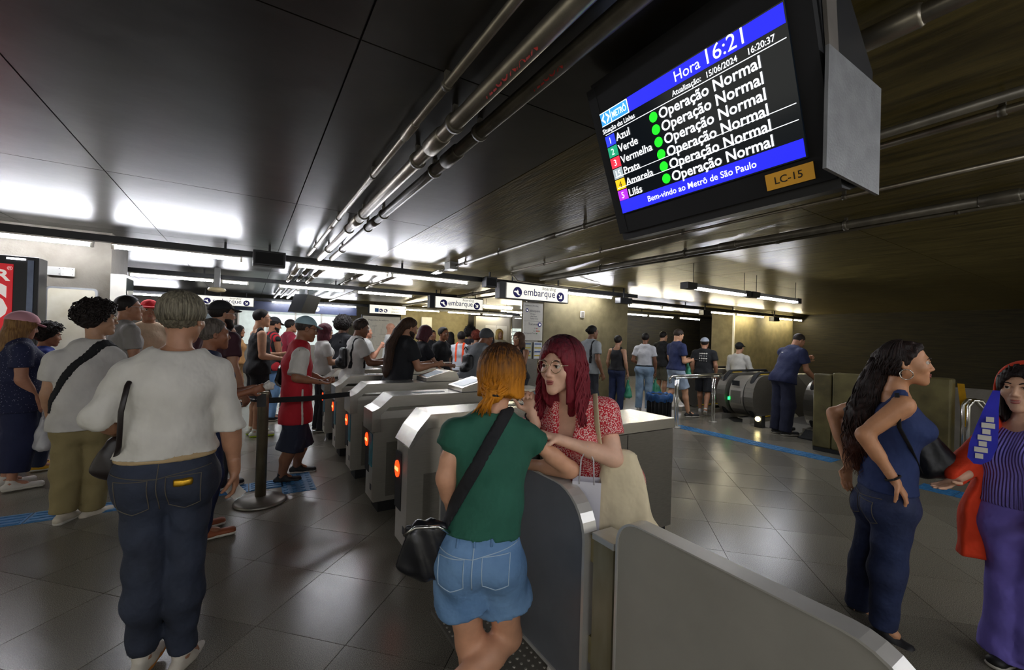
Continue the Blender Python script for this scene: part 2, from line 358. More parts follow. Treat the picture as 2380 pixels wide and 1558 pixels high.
# ================================================================== hanging signs
def disc_arrow(parent, cx, cz, r, kind, y, m_in):
    a = [(cx+r*math.cos(t*math.pi/16), cz+r*math.sin(t*math.pi/16)) for t in range(32)]
    o = MB().prism(a, y-.002, y+.004, 1).build('roundel', m_navy, parent)
    if kind == 'arrow':       # arrow to the lower right
        pts = [(-.55, .42), (-.42, .55), (.18, -.05), (.18, .42), (.42, .42), (.42, -.42), (-.42, -.42), (-.42, -.18), (.05, -.18)]
    else:                     # white swoop of the metro bird
        pts = [(-.9, .15), (-.45, .28), (-.12, .22), (.0, .55), (.14, .22), (.25, .1), (.15, -.1), (.3, -.35), (.75, -.55), (.2, -.6), (-.1, -.35), (-.35, -.05), (-.75, -.02)]
    MB().prism([(cx+r*a*.95, cz+r*b*.95) for a, b in pts], y-.005, y-.001, 1).build('symbol', m_sign, parent)
def embarque(loc, w, h, label, full=True):
    e = empty('hanging_sign', loc, 0, label, 'sign', 'lit boarding signs')
    bx('case', m_black, e, -.14, w+.02, -.09, .09, -.015, h+.02, .004)
    f = bx('face', m_sign, e, .02, w, -.095, -.088, 0, h)
    bx('edge_strip', m_steel, e, 0, .022, -.096, -.088, 0, h)
    k = h/.3
    disc_arrow(f, w*.175, h*.42, .105*k, 'bird', -.096, m_sign); disc_arrow(f, w*.87, h*.36, .10*k, 'arrow', -.096, m_sign)
    text('lettering', 'embarque', .21*k, m_navy, f, (w*.265, -.0965, h*.27), (1, 0, 0), (0, 0, 1), .004, 'LEFT', .94*w/1.55/k)
    text('lettering', 'boarding', .10*k, m_ink, f, (w*.56, -.0965, h*.74), (1, 0, 0), (0, 0, 1), 0, 'LEFT', 1.0, .2)
    for x in (.2, w-.2): bx('hanger', m_black, e, x-.01, x+.01, -.01, .01, h+.02, CZ-loc[2]+.003)
    return e
embarque((4.30, 7.25, 2.325), 1.57, .30, 'near lit boarding sign reading embarque above the red-haired woman')
embarque((4.26, 10.88, 2.30), 1.46, .30, 'middle lit boarding sign reading embarque above the turnstile crowd')
embarque((-1.35, 16.4, 2.32), 1.5, .27, 'far lit boarding sign on the left behind the man in the black cap')
e = empty('hanging_sign', (4.06, 17.2, 2.36), 0, 'far lit sign with wheelchair, accessible and line one symbols', 'sign', 'lit boarding signs')
bx('case', m_black, e, -.02, 1.47, -.08, .08, -.015, .345); f = bx('face', m_sign, e, 0, 1.45, -.085, -.078, 0, .33)
bx('pictogram', mat('access_blue', '2f6fc0', .5, var=0), f, .2, .35, -.088, -.084, .05, .2)
for x in (.44, .63): disc_arrow(f, x, .12, .075, 'none', -.086, m_sign)
text('lettering', '1', .14, m_sign, f, (.63, -.092, .07), (1, 0, 0), (0, 0, 1), .01, 'CENTER')
text('lettering', 'Tucuruvi', .1, m_ink, f, (.85, -.087, .18), (1, 0, 0), (0, 0, 1), 0); text('lettering', 'Jabaquara', .1, m_ink, f, (.85, -.087, .06), (1, 0, 0), (0, 0, 1), 0)
for x in (.2, 1.2): bx('hanger', m_black, e, x-.01, x+.01, -.01, .01, .345, CZ-2.36+.003)
# line direction board on the pier
e = empty('direction_board', (5.03, 7.60, 1.09), 0, 'tall white direction board listing Jabaquara and Tucuruvi stops beside the pier', 'board')
bx('panel', m_white, e, 0, .50, -.01, .02, .40, 1.22); bx('divider', m_ink, e, .0, .5, -.012, -.009, .815, .819)
bx('rear_post', m_steel_d, e, .1, .4, .02, .06, -1.09, 1.3)
text('lettering', 'Embarque | Boarding', .045, m_ink, e, (.03, -.012, 1.14), (1, 0, 0), (0, 0, 1), 0, 'LEFT', .9); text('lettering', 'Jabaquara', .075, m_ink, e, (.14, -.012, 1.02), (1, 0, 0), (0, 0, 1), .0)
for i, s_ in enumerate(('Paraíso', 'Ana Rosa', 'Santa Cruz')): text('lettering', s_, .045, m_ink, e, (.17, -.012, .96-i*.05), (1, 0, 0), (0, 0, 1), 0)
text('lettering', 'Tucuruvi', .075, m_ink, e, (.12, -.012, .73), (1, 0, 0), (0, 0, 1), .0)
for i, s_ in enumerate(('Sé', 'Luz', 'Portuguesa Tietê')): text('lettering', s_, .045, m_ink, e, (.32, -.012, .65-i*.055), (1, 0, 0), (0, 0, 1), 0, 'RIGHT')
disc_arrow(e, .08, 1.05, .04, 'arrow', -.011, m_sign); disc_arrow(e, .42, .75, .05, 'arrow', -.011, m_sign)
for x, z, c in ((.35, .66, 'c8302c'), (.35, .605, 'c8302c'), (.385, .605, 'd06a40'), (.42, .605, 'd0b040'), (.35, .55, '408a50')):
    MB().tube([(x, -.013, z), (x, -.009, z)], .014, 10).build('stop_mark', mat('mark_'+c, c, .6, var=0), e)
for (x, lb, c) in ((.0, 'left', 'b9bfae'), (.28, 'right', 'dfe3e6')):
    q = bx('poster', mat('poster_'+lb, c, .5), e, x, x+.22, -.012, .0, -.0, .36)
    for i in range(4): bx('poster_band', mat('poster_blue', '2c5490', .5) if i % 2 == 0 else mat('poster_yellow', 'c9b23c', .5), q, x+.02, x+.20, -.014, -.011, .31-i*.085, .335-i*.085)
# ================================================================== information display
e = empty('information_display', (1.40, 0, 0), 0, 'large black hanging monitor listing metro lines with Operação Normal', 'monitor')
sz0, sz1, sx, sy0, sy1 = 2.165, 2.60, .17, .675, 1.475      # screen: top edge at x=0, bottom edge at x=sx
UY = Vector((0, -1, 0)); UZ = Vector((-sx, 0, sz1-sz0)).normalized(); N = UY.cross(UZ)   # N points to the viewer
if N.x > 0: N = -N
SO = Vector((sx, sy1, sz0)); SW = sy1-sy0; SH = (Vector((0, 0, sz1))-Vector((sx, 0, sz0))).length
def quad(name, m, parent, u0, u1, v0, v1, off, t=.002):
    b = MB(); P = lambda u, v, o_: SO+UY*u*SW+UZ*v*SH+N*o_
    v = [P(u, w_, o_) for o_ in (off-t, off) for u, w_ in ((u0, v0), (u1, v0), (u1, v1), (u0, v1))]
    b.add(v, [(0,1,2,3),(4,5,6,7),(0,1,5,4),(1,2,6,5),(2,3,7,6),(3,0,4,7)]); return b.build(name, m, parent)
m_scr = mat('screen_black', '05070a', .12, var=0, emit='0a0f14', power=.6)
def em(name, c, p=1.0): return mat(name, c, .4, var=0, emit=c, power=p)
m_sblue = em('screen_blue', '1d20d8', 1.0); m_swhite = em('screen_white', 'eef2f6', .9); m_sgreen = em('screen_green', '16f01e', 1.0)
ca = MB()
x0 = Vector((0, 0, sz1)); 
# wedge shaped case following the tilted screen
prof = [(-.035, sz1+.15), (sx+.045, sz0-.12), (sx+.10, sz0-.115), (.44, sz0-.055), (.44, sz1-.10), (.16, sz1+.15)]
ca.prism(prof, sy0-.075, sy1+.06, 1); ca.build('case', m_black, e)
scr = quad('screen', m_scr, e, -.005, 1.005, -.01, 1.01, .030, .03)
quad('bezel', m_blackmatt, e, -.05, 1.06, 1.01, 1.26, .020, .03); quad('bezel', m_blackmatt, e, -.05, 1.06, -.2, -.012, .020, .03)
quad('bezel', m_blackmatt, e, -.07, -.006, -.2, 1.26, .022, .03); quad('bezel', m_blackmatt, e, 1.006, 1.09, -.2, 1.26, .022, .03)
bx('side_bracket', mat('bracket_grey', '8e9092', .45, .5, var=.12, scale=14, bump=.1, bscale=120), e, .04, .44, sy0-.10, sy0-.09, sz0-.105, sz1-.17)
MB().prism([(.0, sz1+.19), (.08, sz1+.19), (.16, sz0+.14), (.10, sz0+.14)], sy0-.088, sy0-.077, 1).build('side_frame', mat('frame_grey', '6f6a64', .5, .4), e)
for y in (sy0+.15, sy1-.15): bx('ceiling_hanger', m_black, e, .1, .16, y-.03, y+.03, sz1+.14, CZ)
quad('header_band', m_sblue, scr, .21, 1.0, .875, 1.0, .0315); quad('footer_band', m_sblue, scr, .0, 1.0, .0, .125, .0315)
quad('logo_box', em('logo_blue', '2a86c8', .9), scr, .0, .205, .872, .995, .0315); quad('logo_rule', m_swhite, scr, .075, .079, .875, .99, .033)
for (u0, u1, v0, v1) in ((0, .205, .872, .878), (0, .205, .99, .996), (.202, .206, .872, .996)): quad('logo_rule', m_swhite, scr, u0, u1, v0, v1, .033)
def st(s, u, v, size, m=m_swhite, bold=.012, align='LEFT', wid=1.):
    return text('screen_lettering', s, size*SH, m, scr, SO+UY*u*SW+UZ*v*SH+N*.0335, UY, UZ, bold, align, wid)
st('METRÔ', .088, .905, .080, wid=.68, bold=.012)
P = lambda u, v, o_: SO+UY*u*SW+UZ*v*SH+N*o_
for s_ in (-1, 1):
    b = MB(); pts = [(.038+s_*.006, .985), (.038+s_*.034, .935), (.038+s_*.006, .885), (.038+s_*.006, .91), (.038+s_*.019, .935), (.038+s_*.006, .96)]
    b.add([P(u, v, .0325) for u, v in pts], [(0, 1, 4, 5), (1, 2, 3, 4)]); b.build('logo_mark', m_swhite, scr)
st('Hora', .50, .90, .115, bold=.0); st('16:21', .655, .895, .155, bold=.0, wid=1.02)
st('Situação das Linhas', -.005, .805, .062, wid=.86); st('Atualização:', .475, .805, .062, wid=.9); st('15/06/2024', .655, .805, .062, wid=.9); st('16:20:37', .845, .805, .062, wid=.9)
for v in (.787, .365, .255): quad('rule', m_swhite, scr, .01, .995, v-.0025, v+.0025, .0325)
rows = [('1', 'Azul', '2030d0'), ('2', 'Verde', '0f8a62'), ('3', 'Vermelha', 'e0283c'), ('15', 'Prata', '8e989c'), ('4', 'Amarela', 'e0b010'), ('5', 'Lilás', 'a028c8')]
for k, (nn, nm, c) in enumerate(rows):
    v = .685-k*.109
    quad('line_square', em('line_'+c, c, .85), scr, .0, .07, v-.012, v+.088, .0315)
    st(nn, .035, v+.008, .085, align='CENTER', bold=.0, m=m_swhite if nn != '4' else mat('screen_dark', '403810', .5, var=0)); st(nm, .08, v+.003, .10, wid=.98)
    cx, cy = .345, v+.045; b = MB()
    b.add([P(cx+.024*math.cos(t*math.pi/12)*SH/SW*1.78, cy+.043*math.sin(t*math.pi/12), .0325) for t in range(24)], [tuple(range(24))]); b.build('status_dot', m_sgreen, scr)
    st('Operação Normal', .38, v+.002, .118, bold=.018, wid=1.0)
st('Bem-vindo ao Metrô de São Paulo', .20, .035, .075, bold=.008)
lp = quad('name_plate', mat('plate_ochre', 'c8912c', .5, emit='c8912c', power=.12), e, .83, 1.02, -.165, -.045, .027)
text('plate_lettering', 'LC-15', .035, mat('plate_ink', '2a2214', .6, var=0), lp, SO+UY*.865*SW+UZ*-.13*SH+N*.029, UY, UZ, .01, 'LEFT', 1.05)
# distant hanging monitors
for (x, y, z, rz, lb) in [(1.2, 11.4, 2.2, -.5, 'distant black hanging monitor beyond the queue seen from the side')]:
    e = empty('distant_monitor', (x, y, z), rz, lb, 'monitor'); MB().prism([(-.25, -.2), (.05, -.2), (.2, .22), (-.1, .22)], -.4, .4, 1).build('case', m_black, e)
    bx('hanger', m_black, e, -.03, .03, -.03, .03, .2, CZ-z+.003)
# ================================================================== turnstiles
m_hood = mat('hood_steel', 'c6c2b8', .27, .85, var=.05, scale=20, stretch=(.2, 1, 1), bump=.015, bscale=120)
m_poster = mat('teal_sticker', '1c7f8c', .45, var=.5, scale=14, col2='123f56')
m_orange = mat('indicator_orange', 'ff4a12', .3, var=0, emit='ff3a10', power=1.6); m_bar = mat('indicator_bar', 'ffc890', .3, var=0, emit='ff9050', power=1.5)
m_screenlit = mat('reader_blue', '7fa6b4', .3, var=.1)
def turnstile(y, label, x0=.93, L=1.75, kind=0, W=.27):
    e = empty('turnstile', (x0, y, 0), 0, label, 'turnstile', 'turnstiles in the boarding row')
    bx('plinth', m_blackmatt, e, .05, L-.05, .03, W-.03, 0, .10)
    body = [(0, .10), (L, .10), (L, .87), (.0, .87)] if kind else [(0, .10), (L, .10), (L, .90), (.105, .90), (0, .80)]
    MB().prism(body, 0, W, 1).build('body', m_steel, e)
    MB().prism([(.10, .14), (L-.12, .14), (L-.12, .60), (.10, .60)], -.004, 0, 1).build('side_panel', m_steel_d, e)
    if kind:   # hood with a stepped, chamfered nose
        hood = [(-.03, .70), (.045, .70), (.045, .845), (.115, .905), (L+.02, .905), (L+.02, 1.0), (.14, 1.0), (.035, .905), (-.03, .875)]
    else:
        hood = [(-.012, .795), (.0, .785), (.115, .905), (L+.02, .905), (L+.02, 1.0), (.135, 1.0), (.045, .895)]
    MB().prism(hood, -.018, W+.018, 1).build('hood', m_hood, e)
    bx('front_post', m_steel, e, -.012, .0, .0, W*.42, .12, .78 if not kind else .69)
    iz = .60
    bx('indicator_window', m_blackmatt, e, -.016, -.010, W*.42, W-.02, .33, iz+.12)
    c = [(W*.72+.045*math.cos(t*math.pi/12), iz+.058*math.sin(t*math.pi/12)) for t in range(24)]
    q = MB().prism(c, -.024, -.012, 0).build('indicator_light', m_orange, e)
    MB().prism([(W*.72-.034, iz-.011), (W*.72+.034, iz-.011), (W*.72+.034, iz+.011), (W*.72-.034, iz+.011)], -.028, -.022, 0).build('bar_mark', m_bar, q)
    if kind: bx('front_sticker', m_poster, e, -.018, -.012, .01, W*.42, .40, .68)
    bx('keyhole_plate', m_black, e, -.014, -.010, .02, .07, .2, .25)
    # ticket reader console
    cx = L*.45 if kind else L*.62
    r = MB().prism([(cx, 1.0), (cx+.40, 1.0), (cx+.40, 1.05), (cx+.36, 1.115), (cx+.26, 1.12), (cx, 1.045)], -.03, W+.03, 1).build('reader_console', m_hood, e)
    d = Vector((.26, 0, .075)).normalized()
    MB().add([(cx+.03, .02, 1.056), (cx+.22, .02, 1.111), (cx+.22, W-.02, 1.111), (cx+.03, W-.02, 1.056)], [(0, 1, 2, 3)]).build('reader_face', m_screenlit, r)
    bx('reader_gasket', m_black, r, cx-.003, cx+.403, -.033, W+.033, 1.0, 1.008)
    bx('card_slot', m_black, e, cx-.42, cx-.12, W*.35, W*.6, 1.0, 1.003)
    return e
ys = [2.72, 3.66, 4.62, 5.56, 6.50]
tl = ['nearest turnstile with bright slanted nose beside the green-top woman', 'second nearest turnstile with stepped hood and teal sticker', 'third turnstile from the viewer behind the belt barrier', 'fourth turnstile from the viewer where people tap cards', 'farthest turnstile of the visible row']
for k, y in enumerate(ys): turnstile(y, tl[k], .93+.012*k, 1.75, 0 if k == 0 else 1)
for k, y in enumerate(ys[1:]):    # low rotor barrier between neighbouring turnstiles
    e = empty('rotor_barrier', (2.38, y-.02, .78), 0, 'steel tripod rotor arms in the '+ordn[k]+' passage from the viewer', 'barrier', 'tripod rotors')
    MB().tube([(0, .0, 0), (0, -.09, -.03)], .06, 14).build('hub', m_steel_d, e)
    for a in (.3, 2.4, 4.5): MB().tube([(0, -.07, -.02), (.30*math.cos(a), -.38, -.10+.25*math.sin(a))], .017, 8).build('arm', m_chrome, e)
# wide end cabinet right of the nearest turnstile
e = empty('gate_cabinet', (1.95, 2.21, 0), 0, 'wide plain steel gate cabinet behind the cream tote bag', 'cabinet')
bx('plinth', m_blackmatt, e, .03, .96, .03, .40, 0, .06); bx('body', m_steel_d, e, 0, .99, 0, .45, .06, .835); bx('lid', m_hood, e, -.008, 1.0, -.008, .46, .84, .92, .004)
bx('door_seam', m_black, e, .47, .474, -.003, .001, .08, .83)
# ================================================================== swing gate and fence panel
m_rim = mat('gate_rim_steel', 'd2d0ca', .32, .55, var=.05)
def rounded(y0, y1, z0, z1, r0, r1, n=8):     # r0 corner radius at y0 top, r1 at y1 top
    p = [(y0, z0+.03), (y0+.03, z0), (y1-.03, z0), (y1, z0+.03)]
    if r1: p += [(y1-r1+r1*math.cos(t*math.pi/2/n), z1-r1+r1*math.sin(t*math.pi/2/n)) for t in range(n+1)]
    else: p += [(y1, z1)]
    if r0: p += [(y0+r0-r0*math.sin(t*math.pi/2/n), z1-r0+r0*math.cos(t*math.pi/2/n)) for t in range(n+1)]
    else: p += [(y0, z1)]
    return p
def panel(x, y0, y1, z0, z1, r0, r1, label, name, sheet=None):
    e = empty(name, (x, (y0+y1)/2, 0), 0, label, 'gate'); c = (y0+y1)/2
    p = [(a-c, b) for a, b in rounded(y0, y1, z0, z1, r0, r1)]
    mid = (sum(a for a, b in p)/len(p), sum(b for a, b in p)/len(p))
    inner = [(a*(1-.02), b+(mid[1]-b)*.025) for a, b in p]
    MB().prism(inner, -.026, .026, 0).build('sheet', sheet or m_greyd, e)
    n = len(p); v = []
    for x_ in (-.032, .032):
        for q in (p, inner): v += [(x_, a, b) for a, b in q]
    f = []
    for i in range(n):
        j = (i+1) % n
        f += [(i, j, n+j, n+i), (2*n+i, 2*n+j, 3*n+j, 3*n+i), (i, 2*n+i, 2*n+j, j), (n+i, n+j, 3*n+j, 3*n+i)]
    MB().add(v, f).build('rim', m_rim, e); return e
pn = panel(1.13, 1.20, 2.60, .17, .945, .18, 0, 'dark steel swing gate leaf the green-top woman leans on', 'swing_gate', mat('swing_gate_sheet', '7a7d84', .38, .5, var=.05, bump=.03, bscale=240))
for z in (.74, .36): bx('hinge', mat('dirty_hinge', '8f8460', .6, .4), pn, .0, .045, -.735, -.69, z-.05, z+.05)
e = empty('gate_post', (1.16, 1.12, 0), 0, 'square grey steel gate post with flat cap between the two panels', 'post')
bx('post', mat('stained_post', 'a8a390', .5, .5, col2='6d6340', scale=5, stretch=(1, 1, .3)), e, -.045, .045, -.05, .05, 0, .79)
bx('cap', m_rim, e, -.05, .05, -.055, .055, .79, .815, .003); bx('latch', m_black, e, -.02, .03, -.07, -.055, .48, .62); bx('latch', m_black, e, -.02, .03, -.07, -.055, .1, .2)
panel(1.13, .24, 1.045, .05, .925, .15, .09, 'grey fence panel with bright rounded rim in the right foreground', 'fence_panel')
e = empty('step_ramp', (1.0, 1.85, 0), 0, 'dark dimpled steel threshold plate under the swing gate', 'plate')
bx('plate', m_steel_d, e, -.1, .4, -.6, .35, .001, .02)
dm = MB()
for i in range(12):
    for j in range(26): dm.lathe([(.008, .02), (.005, .024)], -.08+i*.04, -.58+j*.036, 6)
o = dm.build('dimples', m_steel, e); o['kind'] = 'stuff'
# ================================================================== belt barrier
e = empty('belt_post', (.14, 4.39, 0), 0, 'round steel belt barrier post on a flat disc base', 'barrier post')
MB().lathe([(.205, 0), (.21, .012), (.19, .03), (.06, .055), (.045, .06)], 0, 0, 40).build('base', m_steel_d, e)
MB().lathe([(.044, .05), (.044, .955), (.046, .96), (.046, .985), (.0401, .99)], 0, 0, 24).build('pole', mat('post_steel', 'a39c86', .35, .9), e)
bx('belt_head', m_black, e, -.05, .02, -.052, .02, .86, .975)
o = MB().add([(.18, 4.40, .93), (.18, 4.40, .88), (.50, 4.50, .915), (.50, 4.50, .865), (.93, 4.66, .92), (.93, 4.66, .87)] + [(.18, 4.404, .93), (.18, 4.404, .88), (.50, 4.504, .915), (.50, 4.504, .865), (.93, 4.664, .92), (.93, 4.664, .87)],
             [(0, 1, 3, 2), (2, 3, 5, 4), (6, 8, 9, 7), (8, 10, 11, 9), (0, 2, 8, 6), (2, 4, 10, 8), (1, 7, 9, 3), (3, 9, 11, 5)]).build('barrier_belt', m_blackmatt)
tag(o, 'black retractable belt stretched from the post to the turnstiles', 'belt')
# ================================================================== tactile floor strips
def tactile(name, x0, x1, y0, y1, label, dots, step=.3):
    e = empty(name, (0, 0, 0), 0, label, 'floor strip'); nx = max(1, round((x1-x0)/step)); ny = max(1, round((y1-y0)/step)); dx = (x1-x0)/nx; dy = (y1-y0)/ny
    b = MB().box(.004, dx-.004, .004, dy-.004, 0, .004)
    if dots:
        for i in range(4):
            for j in range(4): b.lathe([(.022, .004), (.015, .009)], dx*(i+.5)/4, dy*(j+.5)/4, 6)
    else:
        for j in range(4): b.box(.02, dx-.02, dy*(j+.5)/4-.015, dy*(j+.5)/4+.015, .004, .009)
    pr = None
    for i in range(nx):
        for j in range(ny):
            if pr is None: pr = b.build('tactile_tile', m_blue, e, (x0+dx*i, y0+dy*j, 0))
            else: link('tactile_tile', pr.data, None, e, (x0+dx*i, y0+dy*j, 0))
tactile('tactile_strip', 6.58, 6.88, 2.5, 5.0, 'blue dotted tactile strip crossing the floor before the escalators', True)
tactile('tactile_strip', -2.9, .35, 4.72, 4.97, 'blue ribbed tactile guide strip behind the queue on the left', False)
tactile('tactile_strip', .32, .62, 4.50, 5.1, 'blue dotted tactile square under the jersey man', True)
tactile('tactile_strip', 6.30, 6.60, 1.0, 1.6, 'blue tactile square beyond the right-hand women', True)
# ================================================================== escalators
def escalator(y0, y1, label):
    e = empty('escalator', (8.3, y0, 0), 0, label, 'escalator', 'descending escalators'); W = y1-y0
    DX = 1.0; run = 6.0; sl = math.tan(math.radians(30))
    for s, y in ((0, 0), (1, W)):
        # balustrade side: newel bulge, deck, then slope down
        n = 14; pts = [(.33-.33*math.cos(math.pi*t/n-math.pi/2), .50+.42*math.sin(math.pi*t/n-math.pi/2)) for t in range(n+1)]
        pts = [(.42-.42*math.cos(a), .50+.42*math.sin(a)) for a in [math.pi*(t/n)-math.pi/2 for t in range(n+1)]]
        top = pts[::-1]; out = [(p[0], p[1]) for p in pts]+[(DX+.7, .92), (DX+.7+run, .92-run*sl), (DX+.7+run, .92-.84-run*sl), (DX+.7, .08)]
        o = MB().prism(out, y-.09, y+.09, 1).build('balustrade', m_steel_d, e)
        rail = [(.30-.34*math.cos(a)+.1, 0, .50+.465*math.sin(a)) for a in [math.pi*(t/n)-math.pi/2 for t in range(n+1)]]
        rl = [(p[0], y, p[2]) for p in rail]+[(DX+.7, y, .965), (DX+.7+run, y, .965-run*sl)]
        MB().tube(rl, .045, 10, True, .6).build('handrail', m_blackmatt, e)
        bx('skirt', m_steel, e, -.05, 1.2, y-.07, y+.07, 0, .1)
        bx('brush_strip', mat('safety_yellow', 'c9a61c', .6), e, .45, 1.3, y-.1, y-.085, .10, .12)
        bx('yellow_mark', mat('safety_yellow', 'c9a61c', .6), e, .35, .7, y-.05, y+.05, .935, .95)
    bx('comb_plate', m_steel, e, -.1, .9, .1, W-.1, .0, .012)
    for k in range(14):
        x = .9+k*.4; z = -max(0, k-2)*.23
        bx('step', m_steel_d, e, x, x+.4, .1, W-.1, z-.03, z+.005); bx('riser', m_black, e, x, x+.01, .1, W-.1, z-.03, z+.2) if k > 2 else None
    return e
escalator(3.50, 4.55, 'right-hand escalator by the cleaner with polished newels'); escalator(5.12, 6.05, 'left-hand escalator the queue steps onto')
e = empty('escalator_divider', (8.35, 4.83, 0), 0, 'rounded steel divider housing between the two escalators', 'housing')
n = 14; MB().prism([(.42-.42*math.cos(a), .48+.40*math.sin(a)) for a in [math.pi*(t/n)-math.pi/2 for t in range(n+1)]]+[(3, .88), (3, .08)], -.14, .14, 1).build('housing', m_steel, e)
bx('panel_sticker', m_steel_d, e, -.004, .01, -.1, .1, .35, .6)
bx('green_lamp', mat('green_lamp', '20d060', .4, var=0, emit='20e060', power=3), e, -.02, .0, .12, .15, .40, .46)
bx('button', m_black, e, -.012, .02, -.07, .07, .70, .80)
e = empty('floor_lamp_spot', (8.05, 4.22, .16), 0, 'small round warm lamp low on the escalator base', 'lamp')
MB().tube([(0, 0, 0), (-.02, 0, 0)], .045, 18).build('lens', mat('warm_lens', 'fff0b0', .4, var=0, emit='ffe9a0', power=6), e); MB().box(.0, .12, -.07, .07, -.16, .07, .008).build('body', m_black, e)
# ================================================================== handrail before the escalators
e = empty('guard_rail', (6.6, 4.9, 0), 0, 'polished tubular guard rail before the escalators', 'rail')
for (x, y) in ((0, 0), (1.15, .02)):
    for d in (-.035, .035): MB().tube([(x+d, y, 0), (x+d, y, .86)], .017, 10).build('post', m_chrome, e)
    MB().lathe([(.08, 0), (.08, .012), (.03, .02)], x, y, 20).build('foot', m_steel, e)
MB().tube([(-.12, .05, .80), (-.14, .05, .88), (-.08, .04, .92), (1.35, .0, .93), (1.4, 0, .88), (1.38, 0, .82)], .024, 12).build('top_rail', m_chrome, e)
MB().tube([(-.05, .0, .885), (1.3, 0, .885)], .014, 8).build('lower_rail', m_chrome, e)
o = MB().tube([(6.35, 7.35, 0), (6.35, 7.35, .93), (6.95, 7.4, .95)], .025, 10).build('queue_rail', m_chrome); tag(o, 'short bright rail behind the woman in the black top', 'rail')
# ================================================================== litter bin
e = empty('litter_bin', (6.78, 5.42, 0), 0, 'round black slatted litter bin lined with a blue bag', 'bin')
MB().lathe([(.17, 0), (.205, .03), (.215, .50), (.20, .52)], 0, 0, 28).build('bucket', m_blackmatt, e)
for k in range(20):
    a = 2*math.pi*k/20; MB().tube([(.212*math.cos(a), .212*math.sin(a), .03), (.222*math.cos(a), .222*math.sin(a), .5)], .012, 6).build('slat', m_black, e)
lm_ = MB(); n = 40
vv = []
for i, (r, z) in enumerate([(.19, .47), (.222, .545), (.245, .52), (.24, .44), (.235, .40)]):
    for j in range(n): vv.append(((r+.012*math.sin(j*2.3+i))*math.cos(2*math.pi*j/n), (r+.012*math.sin(j*2.3+i))*math.sin(2*math.pi*j/n), z+.014*math.sin(j*1.7+i*.6)))
lm_.add(vv, [(i*n+j, i*n+(j+1) % n, (i+1)*n+(j+1) % n, (i+1)*n+j) for i in range(4) for j in range(n)], True)
lm_.build('bin_liner', mat('blue_liner', '1d4f86', .35, var=.2, scale=20), e)
# ================================================================== parapet right of the escalators
m_par = mat('parapet_stained', '6f6740', .42, .25, col2='4c4528', scale=4, bump=.06, bscale=60)
e = empty('stair_parapet', (7.21, 2.2, 0), 0, 'olive stained stair parapet of three panels behind the long-haired woman', 'parapet')
for k, (a, b) in enumerate([(2.72, 2.95), (1.93, 2.71), (1.50, 1.90)]):
    MB().box(-.09, .09, a-2.2, b-2.2, .06, 1.13+.03*k, .02).build('parapet_panel', m_par, e)
bx('plinth', m_black, e, -.06, .07, -.7, .75, 0, .06)
struct(MB().box(8.75, 9.0, -3, 1.9, 0, .98).build('wall_low_right', m_conc))
o = MB().add([(7.31, 1.49, 1.13), (7.31, 1.43, 1.13), (7.46, 1.40, .60), (7.46, 1.47, .60)], [(0, 1, 2, 3)]).build('warning_tape', mat('tape_yellow', 'd6a21e', .5)); tag(o, 'yellow warning tape strip by the stair handrail', 'tape')
e = empty('stair_handrail', (7.15, 1.36, 0), 0, 'double bent steel stair handrail at the parapet end', 'handrail')
for d in (0, .06): MB().tube([(d, d, 0), (d, d, .88), (.03+d, -.03+d, .95), (.10+d, -.08+d, .95), (.16+d, -.12+d, .86), (.5+d, -.25+d, .55)], .02, 10).build('rail', m_chrome, e)
# ================================================================== ticket hall fittings far behind
m_booth = mat('booth_glass_lit', 'b7c6c0', .3, var=.25, scale=3, emit='dfe8e2', power=.35)
e = empty('ticket_booth', (-.3, 17.9, 0), 0, 'glazed ticket office with dark blue fascia far behind the queue', 'ticket office')
bx('counter', m_steel_d, e, 0, 3.6, -.1, .3, 0, 1.05); bx('fascia', mat('fascia_blue', '2a3350', .4), e, -.1, 4.0, -.15, .1, 2.25, 2.6)
for i in range(4):
    q = bx('window_frame', m_steel, e, i*.9, i*.9+.05, -.08, 0, 1.05, 2.25); bx('window_pane', m_booth, q, i*.9+.05, i*.9+.9, -.02, .02, 1.05, 2.25)
MB().tube([(2.55, -.16, 2.42), (2.55, -.15, 2.42)], .09, 20).build('fascia_roundel', m_white, e)
e = empty('map_board', (3.6, 16.2, 0), 0, 'large white line map board on posts behind the crowd', 'board')
bx('panel', m_white, e, 0, 1.4, -.02, .03, .6, 2.2); bx('frame', m_black, e, -.04, 1.44, .0, .05, .56, 2.24)
for x in (.2, 1.2): bx('leg', m_black, e, x-.03, x+.03, 0, .06, 0, .6)
text('lettering', 'Mapa dos Arredores', .09, m_ink, e, (.2, -.022, 2.03), (1, 0, 0), (0, 0, 1))
rnd = random.Random(3); b = MB()
for k in range(26):
    x = rnd.uniform(.1, 1.2); z = rnd.uniform(.7, 1.85)
    if k % 2: b.box(x, x+rnd.uniform(.1, .25), -.0225, -.02, z, z+.006)
    else: b.box(x, x+.006, -.0225, -.02, z, z+rnd.uniform(.08, .25))
o = b.build('map_lines', m_ink, e); o['kind'] = 'stuff'
e = empty('electrical_box', (6.55, 18.15, 1.85), 0, 'white electrical box on the far yellow wall', 'box'); bx('case', m_white, e, 0, .48, -.08, .02, 0, .5, .01); bx('door', m_white, e, .03, .45, -.09, -.08, .03, .47)
e = empty('lift_front', (9.0, 17.6, 0), 0, 'brushed steel lift front far behind the blond woman', 'lift')
bx('surround', m_steel_d, e, 0, 3.2, 0, .2, 0, 2.5)
for i in range(2): bx('lift_door', m_steel, e, .5+i*.6, 1.08+i*.6, -.02, .02, 0, 2.1)
bx('glass_screen', m_booth, e, 2.0, 3.0, -.03, .0, .9, 2.0); MB().tube([(1.9, -.1, 0), (1.9, -.1, 2.6)], .03, 10).build('column_pipe', m_chrome, e)
